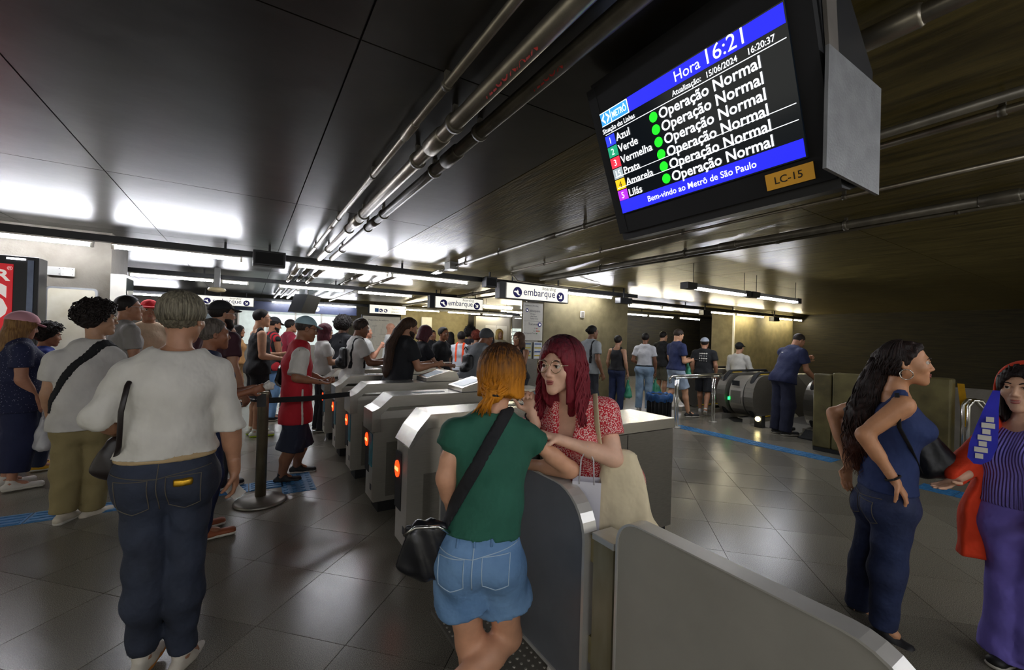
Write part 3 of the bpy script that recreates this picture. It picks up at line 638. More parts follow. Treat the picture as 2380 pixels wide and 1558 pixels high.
for i in range(5): bx('shelf_bar', m_black, e, 2.0, 3.0, -.05, -.03, 1.1+i*.18, 1.13+i*.18)
e = empty('ticket_machine', (-1.55, 13.5, 0), 0, 'dark grey ticket machine beyond the man in the black cap', 'machine')
bx('case', mat('machine_grey', '4b5254', .4, .4), e, 0, .8, 0, .6, 0, 1.95, .02); bx('screen', m_booth, e, .15, .65, -.01, 0, 1.2, 1.6); bx('slot_panel', m_black, e, .15, .65, -.01, 0, .8, 1.1)
# ================================================================== people: distance-field figures meshed with surface nets
V = lambda *a: np.array(a, dtype=np.float64)
def unit(v): v = np.asarray(v, float); return v/(np.linalg.norm(v)+1e-9)
class Field:
    def __init__(s, lo, hi, h):
        s.h = h; s.lo = np.asarray(lo, float)-2*h; s.n = np.ceil((np.asarray(hi, float)+2*h-s.lo)/h).astype(int)+1
        s.D = np.full(s.n, .5, np.float32)
        s.ax = [(s.lo[i]+h*np.arange(s.n[i])).astype(np.float32) for i in range(3)]
    def sub(s, lo, hi):
        a = np.maximum(0, np.floor((lo-s.lo)/s.h).astype(int)); b = np.minimum(s.n, np.ceil((hi-s.lo)/s.h).astype(int)+1)
        if (b <= a).any(): return None
        return tuple(slice(a[i], b[i]) for i in range(3))
    def pts(s, sl):
        return s.ax[0][sl[0]][:, None, None], s.ax[1][sl[1]][None, :, None], s.ax[2][sl[2]][None, None, :]
    def put(s, sl, d, k, op):
        c = s.D[sl]
        if op == 'sub':
            d = -d; hh = np.maximum(k-np.abs(c-d), 0)/max(k, 1e-6); s.D[sl] = np.maximum(c, d)+hh*hh*k*.25
        else:
            hh = np.maximum(k-np.abs(c-d), 0)/max(k, 1e-6); s.D[sl] = np.minimum(c, d)-hh*hh*k*.25
    def cone(s, a, b, ra, rb, k=.02, op='add', side=None):
        """capsule from a to b; radii are numbers or (half width, half depth) with side = width direction"""
        a = np.asarray(a, float); b = np.asarray(b, float); ell = side is not None
        wa, da = ra if ell else (ra, ra); wb, db = rb if ell else (rb, rb)
        m = max(wa, da, wb, db)+k+3*s.h; sl = s.sub(np.minimum(a, b)-m, np.maximum(a, b)+m)
        if sl is None: return s
        x, y, z = s.pts(sl); ab = b-a; L = np.linalg.norm(ab)+1e-6; u = ab/L
        qx, qy, qz = x-a[0], y-a[1], z-a[2]
        pr = qx*u[0]+qy*u[1]+qz*u[2]; t = np.clip(pr/L, 0, 1)
        if not ell:
            ex, ey, ez = qx-t*ab[0], qy-t*ab[1], qz-t*ab[2]
            d = np.sqrt(ex*ex+ey*ey+ez*ez)-(ra+(rb-ra)*t)
        else:
            sd = np.asarray(side, float); sd = unit(sd-u*sd.dot(u)); fd = np.cross(u, sd)
            e = pr-t*L; p = qx*sd[0]+qy*sd[1]+qz*sd[2]; q = qx*fd[0]+qy*fd[1]+qz*fd[2]
            w_ = wa+(wb-wa)*t; d_ = da+(db-da)*t; r = np.minimum(w_, d_)
            k0 = np.sqrt((p/w_)**2+(q/d_)**2+(e/r)**2)+1e-6; k1 = np.sqrt((p/w_**2)**2+(q/d_**2)**2+(e/r**2)**2)+1e-6
            d = k0*(k0-1)/k1
        s.put(sl, d, k, op); return s
    def ball(s, c, r, k=.02, op='add', R=None):
        """ellipsoid; R = 3x3 rows of its axes"""
        c = np.asarray(c, float); r = np.asarray(r if np.ndim(r) else (r,)*3, float); m = r.max()+k+3*s.h
        sl = s.sub(c-m, c+m)
        if sl is None: return s
        x, y, z = s.pts(sl); x = x-c[0]; y = y-c[1]; z = z-c[2]
        if R is not None: x, y, z = [R[i][0]*x+R[i][1]*y+R[i][2]*z for i in range(3)]
        k0 = np.sqrt((x/r[0])**2+(y/r[1])**2+(z/r[2])**2)+1e-6; k1 = np.sqrt((x/r[0]**2)**2+(y/r[1]**2)**2+(z/r[2]**2)**2)+1e-6
        s.put(sl, k0*(k0-1)/k1, k, op); return s
    def clip(s, p, n):
        """keep the side the normal points away from"""
        n = unit(n); x, y, z = s.ax[0][:, None, None], s.ax[1][None, :, None], s.ax[2][None, None, :]
        s.D = np.maximum(s.D, ((x-p[0])*n[0]+(y-p[1])*n[1]+(z-p[2])*n[2]).astype(np.float32)); return s
    def wrinkle(s, amp, kz=34., kx=16., seed=0.):
        x, y, z = s.ax[0][:, None, None], s.ax[1][None, :, None], s.ax[2][None, None, :]
        s.D = s.D+amp*(np.sin(kz*z+5*np.sin(kx*.55*x+seed)+4*np.sin(kx*.6*y+1.3*seed))*.6+np.sin(kz*.6*z+kx*x+2.2*seed)*.4*np.sin(kx*y-seed)).astype(np.float32); return s
    def lumps(s, amp, f):
        x, y, z = s.ax[0][:, None, None], s.ax[1][None, :, None], s.ax[2][None, None, :]
        s.D = s.D+amp*(np.sin(f*x+1.7*np.sin(f*.6*z))*np.sin(f*y+1.1*np.sin(f*.7*x))*np.sin(f*z+1.3*np.sin(f*.5*y))).astype(np.float32); return s
    def mesh(s):
        D = s.D; Sg = D < 0; n = s.n
        c = np.zeros(n-1, np.int8)
        offs = [(i, j, k) for i in (0, 1) for j in (0, 1) for k in (0, 1)]
        for i, j, k in offs: c += Sg[i:n[0]-1+i, j:n[1]-1+j, k:n[2]-1+k]
        cells = np.argwhere((c > 0) & (c < 8))
        if not len(cells): return np.zeros((0, 3)), np.zeros((0, 4), int)
        idx = np.full(n-1, -1, np.int64); idx[tuple(cells.T)] = np.arange(len(cells))
        val = {o: D[cells[:, 0]+o[0], cells[:, 1]+o[1], cells[:, 2]+o[2]] for o in offs}
        acc = np.zeros((len(cells), 3)); cnt = np.zeros(len(cells))
        for o in offs:
            for axn in range(3):
                if o[axn]: continue
                o2 = tuple(o[q]+(q == axn) for q in range(3)); va, vb = val[o], val[o2]
                m = (va < 0) != (vb < 0); t = np.where(m, va/(va-vb+1e-12), 0)
                p = np.zeros((len(cells), 3)); p[:] = o; p[:, axn] = t
                acc += p*m[:, None]; cnt += m
        v = s.lo+(cells+acc/cnt[:, None])*s.h
        quads = []
        for axn in range(3):
            a1, a2 = (axn+1) % 3, (axn+2) % 3
            sl0 = [slice(1, n[q]-1) for q in range(3)]; sl0[axn] = slice(0, n[axn]-1); sl1 = list(sl0); sl1[axn] = slice(1, n[axn])
            A, B = Sg[tuple(sl0)], Sg[tuple(sl1)]; e = np.argwhere(A != B)
            if not len(e): continue
            off = np.array([1, 1, 1]); off[axn] = 0; e = e+off
            d1 = np.zeros(3, int); d1[a1] = 1; d2 = np.zeros(3, int); d2[a2] = 1
            g = lambda q: idx[tuple(q.T)]
            Q = np.stack([g(e-d1-d2), g(e-d2), g(e), g(e-d1)], 1)
            flip = ~Sg[tuple(e.T)]; Q[flip] = Q[flip][:, ::-1]; quads.append(Q)
        Q = np.concatenate(quads); return v, Q[(Q >= 0).all(1)]
def np_mesh(name, parts, m, parent):
    """parts: list of (verts, quads[, material index])"""
    vs, qs, mi = [], [], []; o = 0
    for p in parts:
        vs.append(p[0]); qs.append(p[1]+o); mi.append(np.full(len(p[1]), p[2] if len(p) > 2 else 0)); o += len(p[0])
    v = np.concatenate(vs).astype(np.float32); q = np.concatenate(qs).astype(np.int32)
    me = bpy.data.meshes.new(name); me.vertices.add(len(v)); me.vertices.foreach_set('co', v.ravel())
    me.loops.add(len(q)*4); me.loops.foreach_set('vertex_index', q.ravel())
    me.polygons.add(len(q)); me.polygons.foreach_set('loop_start', np.arange(len(q), dtype=np.int32)*4)
    me.polygons.foreach_set('use_smooth', np.ones(len(q), bool)); 
    ob = bpy.data.objects.new(name, me); COL.objects.link(ob)
    for mm in (m if isinstance(m, (list, tuple)) else [m]): me.materials.append(mm)
    me.polygons.foreach_set('material_index', np.concatenate(mi).astype(np.int32))
    me.update(calc_edges=True); ob.parent = parent; return ob
def bbox(pts, m):
    p = np.array(pts); return p.min(0)-m, p.max(0)+m
# ------------------------------------------------------------------ skeleton
def skeleton(H=1.70, fem=False, lean=0., lean_side=0., stance='stand', J=None, arms=None, fat=1., hy=0., hp=0., hr=0.):
    k = H/1.72; sw = .165 if fem else .187; hw = .092 if fem else .088
    j = dict(pel=V(0, 0, .94), waist=V(0, .005, 1.07), chest=V(0, .01, 1.27), neck=V(0, -.01, 1.455), head=V(0, .03, 1.605))
    for s, n in ((1, 'R'), (-1, 'L')):
        j['sh'+n] = V(s*sw, -.008, 1.380); j['el'+n] = V(s*(sw+.055), -.03, 1.12); j['wr'+n] = V(s*(sw+.06), .07, .885)
        j['hip'+n] = V(s*hw, 0, .915); j['kn'+n] = V(s*(hw+.008), .02, .50); j['an'+n] = V(s*(hw+.012), -.03, .085); j['toe'+n] = V(s*(hw+.035), .15, .03)
    if stance == 'walkR' or stance == 'walkL':
        a, b = ('R', 'L') if stance == 'walkR' else ('L', 'R')
        j['kn'+a][1] = .14; j['an'+a][1] = .22; j['toe'+a][1] = .40; j['kn'+a][2] = .51
        j['kn'+b][1] = -.02; j['an'+b][1] = -.30; j['an'+b][2] = .14; j['toe'+b] = j['an'+b]+V(0, .15, -.10); j['kn'+b][2] = .49
    if stance == 'wide':
        for s, n in ((1, 'R'), (-1, 'L')):
            for q in ('kn', 'an', 'toe'): j[q+n][0] += s*(.03 if q == 'kn' else .06)
    for n in j: j[n] = j[n]*k
    if fat != 1:
        for s, n in ((1, 'R'), (-1, 'L')):
            j['sh'+n][0] *= 1+(fat-1)*.3; j['el'+n][0] *= fat; j['wr'+n][0] *= fat; j['hip'+n][0] *= 1+(fat-1)*.5
    up = [n for n in j if n[:2] in ('wa', 'ch', 'ne', 'he', 'sh', 'el', 'wr')]
    for ang, ax in ((lean, 0), (lean_side, 1)):
        if ang:
            a = math.radians(ang); c, sn = math.cos(a), math.sin(a); p0 = j['pel'].copy()
            for n in up:
                q = j[n]-p0
                j[n] = p0+(V(q[0], q[1]*c+q[2]*sn, -q[1]*sn+q[2]*c) if ax == 0 else V(q[0]*c+q[2]*sn, q[1], -q[0]*sn+q[2]*c))
    if arms:   # arms: name -> (elbow offset from shoulder, wrist offset from elbow)
        for n, (eo, wo) in arms.items():
            eo = unit(eo)*.285*k; wo = unit(wo)*.25*k; j['el'+n] = j['sh'+n]+eo; j['wr'+n] = j['el'+n]+wo
    for n, p in (J or {}).items(): j[n] = V(*p)
    a, b, c = math.radians(hy), math.radians(hp), math.radians(hr)
    fwd = V(-math.sin(a)*math.cos(b), math.cos(a)*math.cos(b), -math.sin(b)); rt = unit(np.cross(fwd, V(0, 0, 1))); upv = np.cross(rt, fwd)
    rt, upv = rt*math.cos(c)+upv*math.sin(c), upv*math.cos(c)-rt*math.sin(c)
    j['hR'] = np.array([rt, fwd, upv]); j['k'] = k; j['fem'] = fem; j['fat'] = fat
    return j
def sect(j, off=0.):
    f, fat, k = j['fem'], j['fat'], j['k']
    t = dict(pel=(.168, .118), waist=(.128, .10), chest=(.148, .108), top=(.10, .066)) if f else dict(pel=(.160, .112), waist=(.145, .108), chest=(.165, .108), top=(.115, .066))
    return {n: ((a*fat**.8*k+off), (b*fat*k+off)) for n, (a, b) in t.items()}
def side_of(j, a, b):
    return unit(j[a]-j[b])
def torso(F, j, off, k=.05, top=True, lo=None):
    s = sect(j, off); hs = side_of(j, 'hipR', 'hipL'); ss = side_of(j, 'shR', 'shL')
    F.cone(j['pel'] if lo is None else lo, j['waist'], s['pel'] if lo is None else s['pel'], s['waist'], k, side=hs)
    F.cone(j['waist'], j['chest'], s['waist'], s['chest'], k, side=ss)
    if top:
        F.cone(j['chest'], j['neck']-(j['neck']-j['chest'])*.22, s['chest'], s['top'], k, side=ss)
        for n in 'RL':
            F.cone(j['neck']-(j['neck']-j['chest'])*.18, j['sh'+n]-V(0, 0, .012), .052*j['k']+off, .052*j['k']+off*.8, .04)
    if j['fem']:
        fw = unit(np.cross(V(0, 0, 1), ss)); bd = unit(j['chest']-j['waist'])
        for n in (1, -1): F.ball(j['chest']+ss*n*.068*j['k']*j['fat']+fw*.085*j['k']*j['fat']-bd*.01, .052*j['k']*j['fat']+off*.6, .05)
def glutes(F, j, off):
    hs = side_of(j, 'hipR', 'hipL'); fw = unit(np.cross(V(0, 0, 1), hs)); g = (.082 if j['fem'] else .074)*j['k']*j['fat']
    for n in 'RL': F.ball(j['hip'+n]-fw*.05*j['k']+V(0, 0, -.005), g+off, .05)
AR = dict(sh=.052, el=.041, wr=.027)
def arm(F, j, n, off=0., t0=0., t1=2., k=.02, flare=0.):
    """arm from parameter t0 to t1 (0 shoulder, 1 elbow, 2 wrist)"""
    q = j['k']*(.86 if j['fem'] else 1.)*(1+(j['fat']-1)*.9); P = [j['sh'+n], j['el'+n], j['wr'+n]]; R = [AR['sh']*q, AR['el']*q, AR['wr']*q]
    for i in (0, 1):
        a, b = max(t0, i)-i, min(t1, i+1)-i
        if a < b:
            F.cone(P[i]+(P[i+1]-P[i])*a, P[i]+(P[i+1]-P[i])*b, R[i]+(R[i+1]-R[i])*a+off, R[i]+(R[i+1]-R[i])*b+off+(flare if b < 1 or i == 1 else 0), k)
            if i == 1 and a == 0: F.cone(P[1]+(P[2]-P[1])*.1, P[1]+(P[2]-P[1])*.45, R[1]*1.05+off, R[1]*.95+off, k)
def leg(F, j, n, off=0., t1=2., k=.03, flare=0., wide=0.):
    q = j['k']*(1+(j['fat']-1)*.5); P = [j['hip'+n], j['kn'+n], j['an'+n]]; R = [.088*q, .056*q, .038*q]
    a = P[0]; b = P[1] if t1 >= 1 else P[0]+(P[1]-P[0])*t1; rb = R[1] if t1 >= 1 else R[0]+(R[1]-R[0])*t1
    F.cone(a, b, R[0]+off*(.45 if off > .005 else 1), rb+off+wide+(flare if t1 < 1 else 0), k)
    if t1 > 1 and off > .008:      # trouser leg: straight, without the calf
        e = P[1]+(P[2]-P[1])*(t1-1); F.cone(P[1], e, R[1]+off+wide, R[2]*1.12+off+wide+flare, k)
    elif t1 > 1:
        e = P[1]+(P[2]-P[1])*(t1-1); c = P[1]+(P[2]-P[1])*.3; back = unit(np.cross(P[0]-P[2], j['hipR']-j['hipL']))
        F.cone(P[1], c-back*.012, R[1]+off+wide, .057*q+off+wide, k); F.cone(c-back*.012, e, .055*q+off+wide, R[2]+(.057*q-R[2])*max(0, 2-t1)+off+wide+flare, k)
# ------------------------------------------------------------------ heads
def h2w(j, p): return j['head']+np.asarray(p, float)@j['hR']*j['hs']
def head_mesh(j, h, face=True):
    R = j['hR']; s = j['hs']; c = j['head']; f = j['fem']
    F = Field(c-.165*s-.02, c+.165*s+.02, h); W = lambda *p: h2w(j, p); B = lambda p, r, k=.02, op='add': F.ball(h2w(j, p), np.array(r)*s, k*s, op, R); C = lambda a, b, ra, rb, k=.02: F.cone(h2w(j, a), h2w(j, b), ra*s, rb*s, k*s)
    B((0, -.012, .035), (.075, .095, .085)); B((0, .028, -.026), (.057 if f else .063, .062, .082 if f else .084), .03)
    for n in (1, -1):
        C((n*(.042 if f else .047), -.005, -.046 if f else -.05), (n*(.007 if f else .012), .070, -.094 if f else -.098), .019 if f else .022, .0145 if f else .021, .035); B((n*.038, .062, -.022), (.024, .022, .022), .03)
        B((n*.077, -.010, -.004), (.009, .020, .031), .006); B((n*.083, -.004, -.004), (.006, .011, .018), .006, 'sub')
        B((n*(.0125 if f else .014), .098, -.031), (.008, .009, .0075), .008)
    if face:
        C((-.034, .082, .030), (.034, .082, .030), .009, .009, .02)
        for n in (1, -1): B((n*.032, .100, .010), (.018, .012, .0115), .010, 'sub')
        nz = .85 if f else 1.; C((0, .088, .020), (0, .108 if f else .112, -.025), .0072, .0112*nz, .012); B((0, .109 if f else .113, -.026), (.0115*nz, .010*nz, .009*nz), .008)
        B((0, .083, -.060), (.027, .016, .019), .02); B((0, .101, -.0605), (.022, .006, .0016), .004, 'sub')
        B((0, .080, -.099), (.015 if f else .019, .015, .016), .02)
    nk = j['neck']; r = (.044 if f else .052)*j['k']
    F.cone(h2w(j, (0, -.022, -.045)), nk, r*1.02, r*1.08, .03*s)
    F.cone(nk, nk+(j['chest']-nk)*.15, r*1.08, r*1.3, .03*s)
    return F.mesh()
def hand_mesh(j, n, curl=.45, palm=None, h=.0055, point=None, spread=.0, thumb=.6):
    """palm: direction the palm faces; point: direction of the fingers"""
    w = j['wr'+n]; d = unit(point if point is not None else w-j['el'+n]); s = j['k']*(.92 if j['fem'] else 1.)
    pn = np.asarray(palm if palm is not None else ((-1 if n == 'R' else 1), .2, 0), float); pn = unit(pn-d*pn.dot(d)); sd = np.cross(pn, d)*(1 if n == 'R' else -1)
    # sd points to the thumb side
    F = Field(w-.21*s, w+.21*s, h); q = w+d*.012
    F.cone(w-d*.05, w+d*.005, .028*s, .026*s, .01)
    F.cone(q+d*.005*s, q+d*.072*s, (.029*s, .017*s), (.038*s, .0135*s), .012, side=sd)
    tips = []
    for i, (o, L) in enumerate(((.029, .072), (.0095, .080), (-.010, .074), (-.028, .058))):
        b = q+d*(.078-.004*abs(i-1.2))*s+sd*o*s; a = 0.; L = L*s; dd = d
        dirn = unit(d+sd*spread*(1.5-i))
        for t, (fr, cc) in enumerate(((.46, .9), (.30, 1.3), (.24, .8))):
            a += curl*cc; v = unit(dirn*math.cos(a)+pn*math.sin(a)); e = b+v*L*fr
            F.cone(b, e, (.0092-.0006*t)*s, (.0088-.0009*t)*s, .004); b = e
    b = q+d*.012*s+sd*.026*s; v = unit(sd*.75+d*.55+pn*.35); e = b+v*.040*s; F.cone(b, e, .0135*s, .0105*s, .012)
    v2 = unit(d*.9+sd*(.5-thumb*.7)+pn*(.25+thumb*.6)); e2 = e+v2*.032*s; F.cone(e, e2, .0102*s, .0095*s, .004); F.cone(e2, e2+unit(v2+pn*.2)*.024*s, .0092*s, .0075*s, .004)
    return F.mesh()
# ------------------------------------------------------------------ hair, headwear, faces
def hair_mesh(j, style, h, extra=()):
    s = j['hs']; c = j['head']; R = j['hR']
    pts = [c-.2*s, c+.2*s]+[np.asarray(p) for e_ in extra for p in e_[:2]]
    if style in ('long', 'bob'): pts += [h2w(j, (x, y, -.42 if style == 'long' else -.2)) for x in (-.16, .16) for y in (-.2, .16)]
    lo, hi = bbox(pts, .06); F = Field(lo, hi, h)
    B = lambda p, r, k=.02, op='add': F.ball(h2w(j, p), np.array(r)*s, k*s, op, R); C = lambda a, b, ra, rb, k=.03: F.cone(h2w(j, a), h2w(j, b), np.array(ra)*s, np.array(rb)*s, k*s, side=R[0])
    o = dict(short=.011, buzz=.005, curly=.042, afro=.07, bob=.020, long=.020, tied=.012, cap=.008, flat=.016)[style]
    B((0, -.014, .036), (.075+o, .095+o, .085+o))
    if style in ('curly', 'afro'): F.lumps(.010*s, 120/s); B((0, .03, .10), (.06, .05, .035+o*.3))
    if style in ('bob', 'long'):
        C((0, -.02, .02), (0, -.018, -.11), (.095, .105), (.100, .098)); 
        if style == 'long': C((0, -.05, -.08), (0, -.075, -.36), (.105, .06), (.085, .035), .05)
        F.ball(h2w(j, (0, .108, -.045)), np.array((.068, .090, .118))*s, .012*s, 'sub', R)
        F.cone(h2w(j, (0, .10, -.085)), h2w(j, (0, .10, -.45)), (.060*s, .125*s), (.066*s, .13*s), .008, 'sub', side=R[0])
        if style == 'bob': F.clip(h2w(j, (0, 0, -.135)), -R[2])
    if style in ('short', 'buzz', 'curly', 'afro', 'tied', 'flat'):
        n = unit(R[1]*.80-R[2]*.60); F.clip(h2w(j, (0, dict(afro=.02, curly=.026).get(style, .005), 0)), n); F.clip(h2w(j, (0, 0, -.085)), -R[2]); F.clip(h2w(j, (0, -.101, -.060)), unit(-R[2]*.85-R[1]*.5))
    if style == 'cap': F.clip(h2w(j, (0, .0, .062)), R[2]); F.clip(h2w(j, (0, .004, 0)), unit(R[1]*.80-R[2]*.60)); F.clip(h2w(j, (0, 0, -.075)), -R[2]) if not extra else None
    for e_ in extra:
        if len(e_) == 4: F.cone(e_[0], e_[1], e_[2], e_[3], .03)
        else: F.cone(e_[0], e_[1], e_[2], e_[3], .03, side=e_[4])
    return F
def strands(F, j, amp=.0035, n=46):
    """vertical ridges round the head so the hair reads as locks"""
    c = j['head']; x, y, z = F.ax[0][:, None, None]-c[0], F.ax[1][None, :, None]-c[1], F.ax[2][None, None, :]-c[2]
    a = np.arctan2(x, y+.001); F.D = F.D+(amp*np.sin(a*n+3*np.sin(z*14+a*3))+amp*.6*np.sin(a*n*2.3+5*np.sin(z*9))).astype(np.float32); return F
def cap_parts(j, m, parent, back=False, visor=True, tilt=0., big=1.):
    s = j['hs']; R = j['hR']; F = Field(j['head']-.16*s, j['head']+.18*s, .008)
    F.ball(h2w(j, (0, -.014, .030)), np.array((.093, .112, .108))*s*big, .01, 'add', R); F.clip(h2w(j, (0, .0, .048)), unit(-R[2]*1.+R[1]*.10))
    o = np_mesh('cap', [F.mesh()], m, parent)
    if visor:
        y = -1 if back else 1; F = Field(h2w(j, (0, y*.15, .05))-.16*s, h2w(j, (0, y*.15, .05))+.16*s, .006)
        F.cone(h2w(j, (0, y*.07, .052)), h2w(j, (0, y*.145, .036+tilt)), (.080*s, .010*s), (.066*s, .009*s), .01, side=R[0])
        v = np_mesh('visor', [F.mesh()], m, o); v.parent = o
    return o
def face_parts(j, parent, skin, iris='2a1c12', lip=None, brow='1c1410', smile=False):
    W = lambda *p: h2w(j, p); s = j['hs']
    me = mat('eye_white', 'd9d2c8', .25, var=0); mi = mat('iris_'+iris, iris, .15, var=0)
    for n in (1, -1):
        b = MB(); c = W(n*.032, .0815, .010); bm = bmesh.new(); bmesh.ops.create_uvsphere(bm, u_segments=14, v_segments=10, radius=.0122*s); bmesh.ops.translate(bm, verts=bm.verts, vec=c); b.bm(bm, True); e = b.build('eye', me, parent)
        b = MB(); bm = bmesh.new(); bmesh.ops.create_uvsphere(bm, u_segments=12, v_segments=8, radius=.0080*s); bmesh.ops.translate(bm, verts=bm.verts, vec=W(n*.032, .0872, .0100)); b.bm(bm, True); b.build('iris', mi, e)
        MB().tube([W(n*.0185, .0925, .0125), W(n*.026, .0945, .0182), W(n*.034, .0940, .0184), W(n*.044, .0880, .0125)], [.0018*s, .0034*s, .0034*s, .0018*s], 6).build('eyelid', skin, parent)
        MB().tube([W(n*.014, .099, .028), W(n*.026, .0985, .034), W(n*.038, .0925, .034), W(n*.047, .083, .028)], [.0022*s, .0035*s, .003*s, .0012*s], 6).build('eyebrow', mat('brow_'+brow, brow, .8), parent)
        MB().tube([W(n*.0190, .0935, .0105), W(n*.026, .0965, .0148), W(n*.034, .0955, .0150), W(n*.046, .0880, .0125)], [.0008*s, .0016*s, .0018*s, .0009*s], 5).build('eyelash', mat('lash_dark', '120c0a', .7, var=0), parent)
    ml = mat('lips_'+(lip or '9c5a4a'), lip or '9c5a4a', .4)
    u = .004 if smile else 0
    MB().tube([W(-.025, .088, -.059+u), W(-.012, .0985, -.0565), W(0, .1015, -.0575), W(.012, .0985, -.0565), W(.025, .088, -.059+u)], [.001, .0046*s, .005*s, .0046*s, .001], 8).build('upper_lip', ml, parent)
    MB().tube([W(-.023, .088, -.061+u), W(-.011, .0975, -.067), W(0, .100, -.0685), W(.011, .0975, -.067), W(.023, .088, -.061+u)], [.001, .0056*s, .0062*s, .0056*s, .001], 8).build('lower_lip', ml, parent)
    if smile: MB().tube([W(-.018, .096, -.060), W(0, .1005, -.0625), W(.018, .096, -.060)], [.001, .0032*s, .001], 8).build('teeth', me, parent)
def glasses(j, parent, m, r=.024):
    W = lambda *p: h2w(j, p); e = MB()
    for n in (1, -1):
        c = [W(n*.034+r*math.cos(t*math.pi/10), .108-.018*abs(r*math.cos(t*math.pi/10)+.01)/.03*(.5), .008+r*.92*math.sin(t*math.pi/10)) for t in range(21)]
        e.tube(c, .0017, 6, False); e.tube([W(n*.058, .100, .014), W(n*.074, .06, .014), W(n*.080, -.005, .012)], .0016, 6)
    e.tube([W(-.011, .110, .014), W(0, .113, .018), W(.011, .110, .014)], .0016, 6)
    o = e.build('glasses', m, parent); return o
SK = {}
def skin_mat(c):
    m = mat('skin_'+c, c, .5, var=.07, scale=24, bump=.03, bscale=300)
    b = m.node_tree.nodes['Principled BSDF']; return m
def hair_mat(c, c2=None, rough=.6):
    return mat('hair_'+c+(c2 or ''), c, rough, var=.45, scale=9, stretch=(11, 11, 1.2), bump=.35, bscale=26, col2=c2 or None, detail=6, spec=.3)
def cloth(c, c2=None, scale=8., bump=.55, bscale=9., rough=.85): return mat('cloth_'+c+(c2 or ''), c, rough, var=.08, scale=scale, bump=.55, bscale=9., col2=c2, bdist=.035, stretch=(1, 1, .75))
def denim(c, c2): return mat('denim_'+c, c, .8, scale=5, col2=c2, bump=.5, bscale=12, detail=7, bdist=.03)
